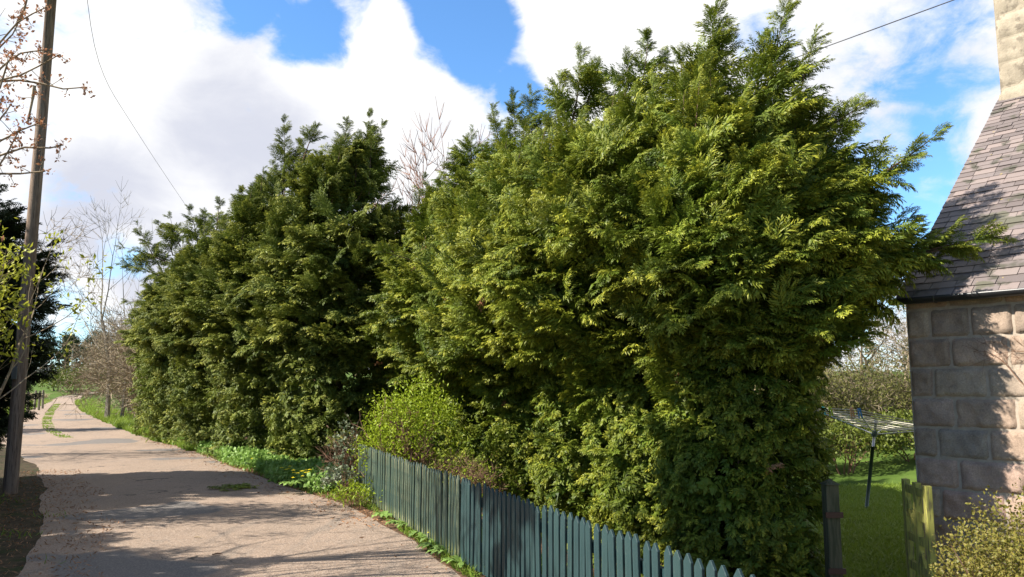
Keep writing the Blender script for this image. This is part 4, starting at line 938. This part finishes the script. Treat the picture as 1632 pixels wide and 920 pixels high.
# ridge and pitch solved from the verge line
best = None
for i in range(80):
    s_ = 1.2 + i * .03; zz = np.linspace(3.5, 8, 91)
    for z in zz:
        a, b_ = proj(cc + D2 * s_ + Vector((0, 0, z))); e = (a - 1596) ** 2 + (b_ - 165) ** 2
        if best is None or e < best[0]: best = (e, s_, z)
S_CH, Z_CH = best[1], best[2]; PT = (Z_CH - EAVE) / S_CH
print('cottage', cc, D1, D2, 'eave', EAVE, 'chimney s', S_CH, 'z', Z_CH, 'pitch', math.degrees(math.atan(PT)))
def stone_mat(name, mortar=False):
    m, n, l, p = new_mat(name)
    a = n.new('ShaderNodeAttribute'); a.attribute_name = 'tone'; r = n.new('ShaderNodeValToRGB'); e = r.color_ramp.elements
    cols = [(0, (.29, .225, .175)), (.3, (.39, .285, .215)), (.5, (.43, .29, .225)), (.7, (.32, .26, .21)), (1, (.45, .345, .25))]
    e[0].position = 0; e[0].color = (*cols[0][1], 1); e[1].position = 1; e[1].color = (*cols[-1][1], 1)
    for q, c in cols[1:-1]: x = e.new(q); x.color = (*c, 1)
    l.new(a.outputs['Fac'], r.inputs[0]); tcn = n.new('ShaderNodeTexCoord')
    t = n.new('ShaderNodeTexNoise'); t.inputs['Scale'].default_value = 70; t.inputs['Detail'].default_value = 5; t.inputs['Roughness'].default_value = .75; l.new(tcn.outputs['Object'], t.inputs['Vector'])
    t2 = n.new('ShaderNodeTexNoise'); t2.inputs['Scale'].default_value = 6; t2.inputs['Detail'].default_value = 6; l.new(tcn.outputs['Object'], t2.inputs['Vector'])
    mr = n.new('ShaderNodeMapRange'); mr.inputs[1].default_value = .3; mr.inputs[2].default_value = .7; mr.inputs[3].default_value = .72; mr.inputs[4].default_value = 1.3; l.new(t.outputs[0], mr.inputs[0])
    mr2 = n.new('ShaderNodeMapRange'); mr2.inputs[1].default_value = .3; mr2.inputs[2].default_value = .7; mr2.inputs[3].default_value = .8; mr2.inputs[4].default_value = 1.2; l.new(t2.outputs[0], mr2.inputs[0])
    mu = n.new('ShaderNodeMath'); mu.operation = 'MULTIPLY'; l.new(mr.outputs[0], mu.inputs[0]); l.new(mr2.outputs[0], mu.inputs[1])
    vm = n.new('ShaderNodeVectorMath'); vm.operation = 'SCALE'; l.new(r.outputs[0], vm.inputs[0]); l.new(mu.outputs[0], vm.inputs['Scale']); l.new(vm.outputs[0], p.inputs['Base Color'])
    p.inputs['Roughness'].default_value = .9; p.inputs['Specular IOR Level'].default_value = .2
    b = n.new('ShaderNodeBump'); b.inputs['Strength'].default_value = .8; b.inputs['Distance'].default_value = .012; t3 = n.new('ShaderNodeTexNoise'); t3.inputs['Scale'].default_value = 28; t3.inputs['Detail'].default_value = 7; t3.inputs['Roughness'].default_value = .7
    l.new(tcn.outputs['Object'], t3.inputs['Vector']); l.new(t3.outputs[0], b.inputs['Height']); l.new(b.outputs[0], p.inputs['Normal']); return m
M['stone'] = stone_mat('granite_block')
M['mortar'] = noise_mat('mortar', (.34, .285, .225), (.42, .355, .285), 12, bump=.4, bscale=60)
M['cope'] = noise_mat('chimney_sandstone', (.30, .255, .19), (.42, .36, .27), 5, c3=(.22, .185, .14), scale3=7, bump=.8, bscale=30)
root = empty('stone_cottage', (cx_, cy_, GZ), 'granite block cottage with grey slate roof at the right edge', 'cottage')
def rock_face(mb, org, ax, up, nr, w, h, rnd, tone, bulge=.045, res=.028, inset=.006, seed=0):
    nx = max(4, int(w / res)); nz_ = max(4, int(h / res)); vs = []
    for j in range(nz_ + 1):
        for i in range(nx + 1):
            u_, v_ = i / nx, j / nz_; e = min(u_ * w, (1 - u_) * w, v_ * h, (1 - v_) * h); k = min(1, e / .026); k = k * (2 - k)
            P = org + ax * (u_ * w) + up * (v_ * h)
            nn = float(snoise(np.array(P), 9, seed)) * .5 + float(snoise(np.array(P), 22, seed + 2)) * .35 + float(snoise(np.array(P), 48, seed + 4)) * .22
            wig = float(snoise(np.array(P), 14, 7)) * .008
            vs.append(P + nr * (inset + k * (bulge * (.45 + .75 * nn)) - (.014 if e <= 0 else 0)) + (ax + up) * (wig if e <= 0 else 0))
    W_ = nx + 1; mb.add(vs, [(j * W_ + i, j * W_ + i + 1, (j + 1) * W_ + i + 1, (j + 1) * W_ + i) for j in range(nz_) for i in range(nx)], tone)
NW = -D2                                                                # outward normal of the lane wall
mb = MB(); rr = random.Random(12); UPV = Vector((0, 0, 1)); ch = .288; z = GZ; rowi = 0; WL = 7.2
while z < EAVE - .02:
    h = min(ch, EAVE - z); t = 0.0; first = True
    w = (.22 if rowi % 2 else .40)
    while t < WL:
        res = .026 if t < 1.8 else .09
        rock_face(mb, cc + D1 * (t + .006) + UPV * (z + .006), D1, UPV, NW, w - .012, h - .012, rr, rr.random(), res=res, seed=rowi)
        t += w; w = rr.uniform(.34, .56)
    z += h; rowi += 1
wl = mb.build('wall', M['stone'], root, smooth=True, attr='tone')
mb = MB()                                                               # the wall body: mortar plane with gable
DEP = S_CH * 2 + .95
A = cc + UPV * GZ; 
def PW(t, s, z): return cc + D1 * t + D2 * s + UPV * (z)
RZ = EAVE + PT * (DEP / 2) - .12
vs = [PW(0, 0, GZ - .3), PW(WL, 0, GZ - .3), PW(WL, DEP, GZ - .3), PW(0, DEP, GZ - .3), PW(0, 0, EAVE), PW(WL, 0, EAVE), PW(WL, DEP, EAVE), PW(0, DEP, EAVE), PW(0, DEP / 2, RZ), PW(WL, DEP / 2, RZ)]
mb.add(vs, [(0, 1, 5, 4), (2, 3, 7, 6), (1, 2, 6, 9, 5), (3, 0, 4, 8, 7), (4, 5, 9, 8), (6, 7, 8, 9)]); mb.build('mortar_core', M['mortar'], root)
# roof: overlapping slates
def slate_mat():
    m, n, l, p = new_mat('slate'); a = n.new('ShaderNodeAttribute'); a.attribute_name = 'tone'; r = n.new('ShaderNodeValToRGB'); e = r.color_ramp.elements
    e[0].position = 0; e[0].color = (.14, .115, .11, 1); e[1].position = 1; e[1].color = (.24, .20, .185, 1); x = e.new(.5); x.color = (.185, .155, .15, 1); x = e.new(.85); x.color = (.25, .20, .185, 1)
    l.new(a.outputs['Fac'], r.inputs[0]); tcn = n.new('ShaderNodeTexCoord')
    def nz(s, d=6): 
        t = n.new('ShaderNodeTexNoise'); t.inputs['Scale'].default_value = s; t.inputs['Detail'].default_value = d; l.new(tcn.outputs['Object'], t.inputs['Vector']); return t.outputs[0]
    def mrx(v, a_, b_):
        q = n.new('ShaderNodeMapRange'); q.interpolation_type = 'SMOOTHSTEP'; q.inputs[1].default_value = a_; q.inputs[2].default_value = b_; l.new(v, q.inputs[0]); return q.outputs[0]
    def mix(f, a_, c): 
        q = n.new('ShaderNodeMix'); q.data_type = 'RGBA'; l.new(f, q.inputs[0]); l.new(a_, q.inputs[6]); q.inputs[7].default_value = (*c, 1); return q.outputs[2]
    c = mix(mrx(nz(5, 8), .55, .68), r.outputs[0], (.085, .08, .062)); c = mix(mrx(nz(2.3, 5), .60, .66), c, (.12, .115, .085)); c = mix(mrx(nz(7.7, 3), .70, .73), c, (.36, .28, .09)); l.new(c, p.inputs['Base Color'])
    p.inputs['Roughness'].default_value = .62; p.inputs['Specular IOR Level'].default_value = .35
    b = n.new('ShaderNodeBump'); b.inputs['Strength'].default_value = .4; b.inputs['Distance'].default_value = .004; l.new(nz(40), b.inputs['Height']); l.new(b.outputs[0], p.inputs['Normal']); return m
M['slate'] = slate_mat()
SL = Vector((D2.x, D2.y, PT)).normalized(); RN = D1.cross(SL).normalized()
if RN.z < 0: RN = -RN
mb = MB(); rr = random.Random(21); o0 = cc + UPV * (EAVE + .03) - D2 * .10 - UPV * (.10 * PT); total = (DEP / 2 + .10) / SL.dot(D2)
y0 = 0.0; rowi = 0
while y0 < total:
    ex = .120 - .030 * (y0 / total); t = -.05 - (rr.uniform(.0, .12) if rowi % 2 else 0)
    while t < 4.2:
        w = rr.uniform(.15, .24); a = max(t, -.05); b_ = t + w - .006
        if b_ > a + .03:
            lo = rr.uniform(0, .010); lift = rr.uniform(.008, .017); ln = ex * 1.9
            jit = rr.uniform(-.004, .004); th = .008
            P = lambda u_, v_, k: o0 + D1 * u_ + SL * (y0 + v_) + RN * k
            c = rr.random()
            q = [P(a, -lo, lift), P(b_, -lo + jit, lift), P(b_, ln, -.004), P(a, ln, -.004), P(a, -lo, lift + th), P(b_, -lo + jit, lift + th), P(b_, ln, .004), P(a, ln, .004)]
            mb.add(q, [(4, 5, 6, 7), (0, 1, 5, 4), (0, 4, 7, 3), (1, 2, 6, 5), (3, 2, 1, 0)], c)
        t += w
    y0 += ex; rowi += 1
rf = mb.build('roof', M['slate'], root, attr='tone')
mb = MB()                                                               # boarding under the slates, both slopes
def QP(t, s, z, k=0): return cc + D1 * t + D2 * s + UPV * (z + k)
ez = EAVE - .02; e2 = EAVE + PT * DEP / 2 - .03
for sgn in (0, 1):
    f = lambda s: s if sgn == 0 else DEP - s
    vs = [QP(-.04, f(-.09), ez - .09 * PT), QP(WL, f(-.09), ez - .09 * PT), QP(WL, f(DEP / 2), e2), QP(-.04, f(DEP / 2), e2)]
    vs += [v_ + UPV * .035 for v_ in vs]; mb.add(vs, [(0, 1, 2, 3), (7, 6, 5, 4), (0, 4, 5, 1), (1, 5, 6, 2), (2, 6, 7, 3), (3, 7, 4, 0)])
mb.build('roof_boarding', flat_mat('dark_board', (.07, .065, .06), .8), root)
# gutter along the eave
M['gutter'] = flat_mat('black_gutter', (.022, .022, .024), .35, 0, .5)
mb = MB(); gq = []; n_ = 9
for tt in np.linspace(-.08, WL, 30):
    for k in range(n_ + 1):
        a = math.pi + math.pi * k / n_; gq.append(cc + D1 * tt - D2 * (.155) + UPV * (EAVE - .055 + .02 * 0) + (-D2) * (math.cos(a) * .052) + UPV * (math.sin(a) * .055))
fs = []
for i in range(29):
    for k in range(n_): q = i * (n_ + 1) + k; fs.append((q, q + 1, q + n_ + 2, q + n_ + 1))
mb.add(gq, fs); g_ = mb.build('gutter', M['gutter'], root, smooth=True); so_ = g_.modifiers.new('thickness', 'SOLIDIFY'); so_.thickness = .006
for tt in (.35, 1.2, 2.1):
    mb = MB(); mb.tube([cc + D1 * tt - D2 * .155 + (-D2) * (math.cos(math.pi + math.pi * k / 8) * .060) + UPV * (EAVE - .055 + math.sin(math.pi + math.pi * k / 8) * .063) for k in range(9)], .008, 5); mb.build('bracket', M['gutter'], g_)
# chimney on the gable
mb = MB(); rr = random.Random(5); s0 = S_CH; s1 = DEP - S_CH; z = Z_CH - .45; CW = .95; k = 0; 
def blockbox(mb, t0, t1, sa, sb, z0, z1, tone):
    g = .007
    rock_face(mb, PW(t0 + g, sa, z0 + g), D1, UPV, -D2, t1 - t0 - 2 * g, z1 - z0 - 2 * g, rr, tone, bulge=.018, res=.05, inset=.012)
mb2 = MB(); 
mb2.add([PW(0, s0, Z_CH - .6), PW(CW, s0, Z_CH - .6), PW(CW, s1, Z_CH - .6), PW(0, s1, Z_CH - .6), PW(0, s0, Z_CH + 2.6), PW(CW, s0, Z_CH + 2.6), PW(CW, s1, Z_CH + 2.6), PW(0, s1, Z_CH + 2.6)], [(0, 1, 5, 4), (1, 2, 6, 5), (2, 3, 7, 6), (3, 0, 4, 7), (4, 5, 6, 7)])
cm_ = mb2.build('chimney', M['cope'], root)
while z < Z_CH + 2.45:
    h = .33; cut = (.38, .62, .30)[k % 3]; blockbox(mb, 0.0, cut, s0, s1, z, z + h, rr.random()); blockbox(mb, cut, CW, s0, s1, z, z + h, rr.random())
    g = .007; rock_face(mb, PW(0, s1 - g, z + g), -D2, UPV, -D1, s1 - s0 - 2 * g, h - 2 * g, rr, rr.random(), bulge=.018, res=.07, inset=.012); z += h; k += 1
mb.build('facing_stones', M['cope'], cm_, smooth=True, attr='tone')
mb = MB(); mb.add([PW(-.03, s0 - .05, Z_CH - .10), PW(CW + .03, s0 - .05, Z_CH - .10), PW(CW + .03, s0 + .03, Z_CH + .14), PW(-.03, s0 + .03, Z_CH + .14), PW(-.03, s0 + .03, Z_CH - .25), PW(CW + .03, s0 + .03, Z_CH - .25)], [(0, 1, 2, 3), (0, 3, 4), (1, 5, 2), (0, 4, 5, 1)]); mb.build('flashing', M['cope'], cm_)
localise(root)
# leafless climber on the wall
rng = np.random.default_rng(44); segs = []; tips = []
for i in range(5): grow(segs, tips, np.array(PW(1.05 + .2 * i, -.07, 1.6 + .1 * i)), tuple(np.array(D1) * rng.uniform(-.5, -.1) + np.array([0, 0, .5])), .42, .006, 2, rng, kids=4, up=.0, crook=.3, shrink=.6, spread=.8, steps=4, rmin=.0022)
P0 = np.array(PW(0, -.045, 0)); nw = np.array(NW)
fl = lambda p: p - nw * (np.dot(p - P0, nw) - .015 * (1 + math.sin(p[2] * 9)))
segs = [(fl(a), fl(b), c, d) for a, b, c, d in segs]; o = tri_mesh('wall_climber', segs_to_tris(segs, 4), M['twig_brown']); tag(o, 'thin leafless climber twigs on the sunlit cottage wall', 'climber')

# ------------------------------------------------------------------ gate, post, slab
M['gatewood'] = noise_mat('lichened_gate', (.34, .33, .08), (.46, .44, .11), 7, c3=(.20, .18, .08), scale3=9, bump=.5, bscale=30, stretch=(4, 4, .6), rough=.85)
ga = at(1433, 640, 7.9); gb = at(1472, 640, 7.25); A = Vector((ga.x, ga.y, 0)); B = Vector((gb.x, gb.y, 0)); GD = (B - A).normalized(); GL = (B - A).length; gzz = -.46
root = empty('garden_gate', (A.x, A.y, gzz), 'open mossy green wooden gate beside the cottage corner', 'gate')
def gp(u_, z): return A + GD * u_ + UPV * (gzz + z)
for u_ in (.05, GL * .52, GL - .05):
    mb = MB(); mb.bar(gp(u_, .06), gp(u_, 1.20), .085, .055, up=GD.cross(UPV)); mb.build('stile', M['gatewood'], root, bevel=.004)
for z in (.16, .42, .68, .90, 1.12):
    mb = MB(); mb.bar(gp(.02, z), gp(GL - .02, z), .038, .075); mb.build('rail', M['gatewood'], root, bevel=.003)
mb = MB(); mb.bar(gp(.08, 1.02), gp(GL - .08, .22), .030, .07); mb.build('brace', M['gatewood'], root)
nrm = GD.cross(UPV); nrm = -nrm if nrm.y > 0 else nrm
mb = MB(); q = gp(GL * .52, 1.10) + nrm * .048; mb.bar(q - GD * .055, q + GD * .055, .006, .075); mb.build('plaque', flat_mat('grey_plaque', (.33, .33, .30), .5), root)
localise(root)
M['postwood'] = noise_mat('mossy_post', (.07, .075, .04), (.13, .12, .07), 7, bump=.5, bscale=40, stretch=(5, 5, .5))
def post(px, Y, h, w, lab):
    p_ = at(px, 640, Y); z = float(gz(p_.x, Y)); root = empty('gate_post', (p_.x, Y, z), lab, 'post')
    mb = MB(); mb.box((p_.x - w / 2, Y - w / 2, z - .2), (p_.x + w / 2, Y + w / 2, z + h)); mb.build('shaft', M['postwood'], root, bevel=.006)
    mb = MB(); a = w / 2 + .015; mb.add([(p_.x - a, Y - a, z + h), (p_.x + a, Y - a, z + h), (p_.x + a, Y + a, z + h), (p_.x - a, Y + a, z + h), (p_.x, Y, z + h + .05)], [(0, 1, 4), (1, 2, 4), (2, 3, 4), (3, 0, 4), (3, 2, 1, 0)]); mb.build('cap', M['postwood'], root)
    for zz in (.45, .95):
        mb = MB(); mb.bar((p_.x - w / 2 - .02, Y - w / 2 - .012, z + zz), (p_.x + w / 2 + .02, Y - w / 2 - .012, z + zz), .02, .05); mb.build('hinge', flat_mat('rusty_iron', (.12, .07, .05), .7, .5), root)
    localise(root)
post(1316, 7.6, 1.22, .12, 'weathered gate post standing in shade against the hedge end')
p_ = at(1372, 640, 8.6); o = MB(); o.box((-.32, -.22, 0), (.32, .22, .045)); o = o.build('paving_slab', noise_mat('concrete_slab', (.22, .21, .18), (.30, .28, .24), 6, bump=.4, bscale=50), bevel=.01); o.location = (p_.x, 8.6, float(gz(p_.x, 8.6)) + .0); o.rotation_euler.z = .2; tag(o, 'worn paving slab in the shaded grass between the gate posts', 'slab')

# ------------------------------------------------------------------ rotary dryer and pegs
DY = 14.2; pb = at(1379, 815, DY); pt = at(1396, 672, DY); zb = float(gz(pb.x, DY)); pb = Vector((pb.x, DY, zb)); pt = Vector(pt)
root = empty('rotary_dryer', pb, 'rotary clothes dryer leaning on the lawn, lines strung with pegs', 'clothes dryer')
M['dkpole'] = flat_mat('green_painted_steel', (.06, .10, .09), .4, .3); M['alu'] = flat_mat('aluminium_tube', (.5, .5, .5), .35, .8); M['line'] = flat_mat('washing_line', (.55, .52, .42), .7)
mb = MB(); mb.tube([pb - Vector((0, 0, .1)), pb + (pt - pb) * .72], .030, 12); mb.build('lower_pole', M['dkpole'], root, smooth=True)
mb = MB(); mb.tube([pb + (pt - pb) * .70, pt], .022, 12); mb.build('upper_pole', M['alu'], root, smooth=True)
axp = (pt - pb).normalized(); e1 = Vector((1, 0, 0)); e1 = (e1 - axp * e1.dot(axp)).normalized(); e2_ = axp.cross(e1)
hub = pb + (pt - pb) * .86; AL = 1.22; tipsA = []
mb = MB(); mb.tube([hub - axp * .05, hub + axp * .05], .045, 12); mb.build('hub', M['dkpole'], root)
mb = MB(); mb.tube([pt - axp * .02, pt + axp * .03], [.035, .03], 12); mb.build('cap', flat_mat('white_plastic', (.7, .7, .66), .5), root)
for k in range(4):
    a = rad(52 + 90 * k); d = e1 * math.cos(a) + e2_ * math.sin(a); tp_ = hub + d * AL + axp * .30; tipsA.append(tp_)
    mb = MB(); mb.tube([hub + d * .04, tp_], .010, 6); ar = mb.build('arm', M['alu'], root)
for f in (.30, .42, .54, .66, .78, .89, 1.0):
    mb = MB(); q = [hub + (t_ - hub) * f + axp * .012 for t_ in tipsA]
    for i in range(4):
        a, b_ = q[i], q[(i + 1) % 4]; m_ = (a + b_) / 2 - axp * .02 * f; mb.tube([a, m_, b_], .0075, 4)
    mb.build('washing_line', M['line'], root)
localise(root)
pegc = {'white': (.75, .75, .72), 'teal': (.03, .45, .50), 'lime': (.45, .65, .03), 'blue': (.05, .30, .75), 'peach': (.75, .45, .25), 'green': (.12, .6, .25)}
def peg_mesh(col):
    mb = MB()
    for sx in (-1, 1): mb.add([(sx * .003, -.006, 0.012), (sx * .013, -.006, .012), (sx * .018, -.006, -.055), (sx * .007, -.006, -.055), (sx * .003, .006, .012), (sx * .013, .006, .012), (sx * .018, .006, -.055), (sx * .007, .006, -.055)], [(0, 1, 2, 3), (7, 6, 5, 4), (0, 4, 5, 1), (1, 5, 6, 2), (2, 6, 7, 3), (3, 7, 4, 0)])
    mb.add([(-.016, -.006, .012), (.016, -.006, .012), (.016, .006, .012), (-.016, .006, .012), (-.012, -.006, .032), (.012, -.006, .032), (.012, .006, .032), (-.012, .006, .032)], [(0, 3, 2, 1), (4, 5, 6, 7), (0, 1, 5, 4), (1, 2, 6, 5), (2, 3, 7, 6), (3, 0, 4, 7)])
    return mb
nearA = sorted(range(4), key=lambda i: tipsA[i].y)[0]; lft = sorted(range(4), key=lambda i: tipsA[i].x)[0]; rgt = sorted(range(4), key=lambda i: -tipsA[i].x)[0]
pegs = [(lft, nearA, .06, 'white', 'white peg at the left end of the dryer line'), (lft, nearA, .20, 'peach', 'second peg from the left, pale pink'), (lft, nearA, .36, 'teal', 'teal peg left of the lime one'), (lft, nearA, .50, 'lime', 'lime green peg on the dryer line'),
        (lft, nearA, .90, 'peach', 'peach peg next to the dryer pole'), (nearA, rgt, .02, 'blue', 'blue peg touching the dryer pole'), (nearA, rgt, .60, 'green', 'green peg close to the cottage wall'), (nearA, rgt, .68, 'teal', 'bright teal peg between the green and blue ones'), (nearA, rgt, .76, 'blue', 'blue peg closest to the cottage wall')]
for a, b_, f, c, lab in pegs:
    q = tipsA[a] + (tipsA[b_] - tipsA[a]) * f - axp * .02 * (1 - abs(2 * f - 1)); o = peg_mesh(c).build('clothes_peg', flat_mat('peg_' + c, pegc[c], .4)); o.location = q - Vector((0, 0, .012)); o.rotation_euler = (0, random.uniform(-.15, .15), random.uniform(-.3, .3)); o.scale = (1.9,) * 3; tag(o, lab, 'clothes peg', 'pegs on the dryer line')

# ------------------------------------------------------------------ garden hedge, bare trees behind
for i, (x, y, rx, rz, lab) in enumerate([(8.0, 19.6, 1.5, 1.35, 'low evergreen bush behind the dryer, left of its pole'), (9.9, 20.0, 1.4, 1.25, 'low evergreen bush behind the dryer, right of its pole'), (6.2, 20.2, 1.6, 1.6, 'dark evergreen bush half hidden by the hedge end'), (11.9, 20.6, 1.6, 1.3, 'evergreen bush running behind the cottage corner')]):
    leafy_bush('evergreen_bush', lab, (x, y, float(gz(x, y))), rx, .9, rz, 4200, .10, 'green_bush', 'low bushes at the end of the garden', 80 + i, noise=.25)
for i, (x, y, h, lab) in enumerate([(10.2, 25.5, 6.6, 'leafless tree with crossing pale limbs seen beside the cottage corner'), (12.6, 26.5, 7.2, 'leafless tree nearest the cottage in the garden gap'), (9.2, 28.5, 6.4, 'twiggy tree rising behind the dryer'), (14.2, 30, 7.5, 'farthest leafless tree, mostly behind the cottage')]):
    b = (x, y, float(gz(x, y)))
    bare_tree('garden_tree', lab, 'tree', b, bushy(b, h, 6, 500 + i, lean=(-.05, 0, 0), tilt=.45, r=.085, rmin=.008, kids=5, up=.08, crook=.2), 'twig_tan', 'leafless trees beyond the garden', leaf=('olive_haze', .08, 3, .6, None, .08), seed=510 + i)
for i, (x, y, rx, rz, lab) in enumerate([(9.2, 23.4, 1.9, 3.1, 'olive thicket behind the dryer, on the left'), (12.4, 23.8, 2.0, 3.0, 'olive thicket beside the cottage corner'), (6.0, 24.5, 2.2, 3.4, 'olive thicket mostly behind the hedge end')]):
    b = (x, y, float(gz(x, y)))
    bare_tree('willow_thicket', lab, 'shrub', b, bushy(b, rz * 1.15, 18, 520 + i, tilt=.8, r=.04, rmin=.007, kids=6), 'twig_tan', 'thickets beyond the lawn', leaf=('olive_haze', .085, 5, 1.0, None, .12), seed=530 + i)
# distant trees on the garden side close the horizon
rng = np.random.default_rng(15)
for k in range(14):
    o = copy_tree(protos[rng.integers(5)]); x = 20 + k * 6.5 + rng.uniform(-2, 2); y = 150 + rng.uniform(-8, 8); o.location = (x, y, float(gz(x, y)) - 3.5); o.rotation_euler.z = rng.uniform(0, 6); tag(o, 'distant pine behind the cottage garden', 'pine tree', 'pines beyond the garden')

# ------------------------------------------------------------------ shrub at the lower right corner
q = at(1640, 900, 3.7)
leafy_bush('berberis_shrub', 'yellow-green shrub with pinkish tips at the lower right corner', (q.x + .08, 3.75, -.35), .52, .5, 1.52, 26000, .020, 'hebe', seed=98, nst=5, cat='shrub', noise=.16, hollow=.45, cz=.75, aspect=.6)
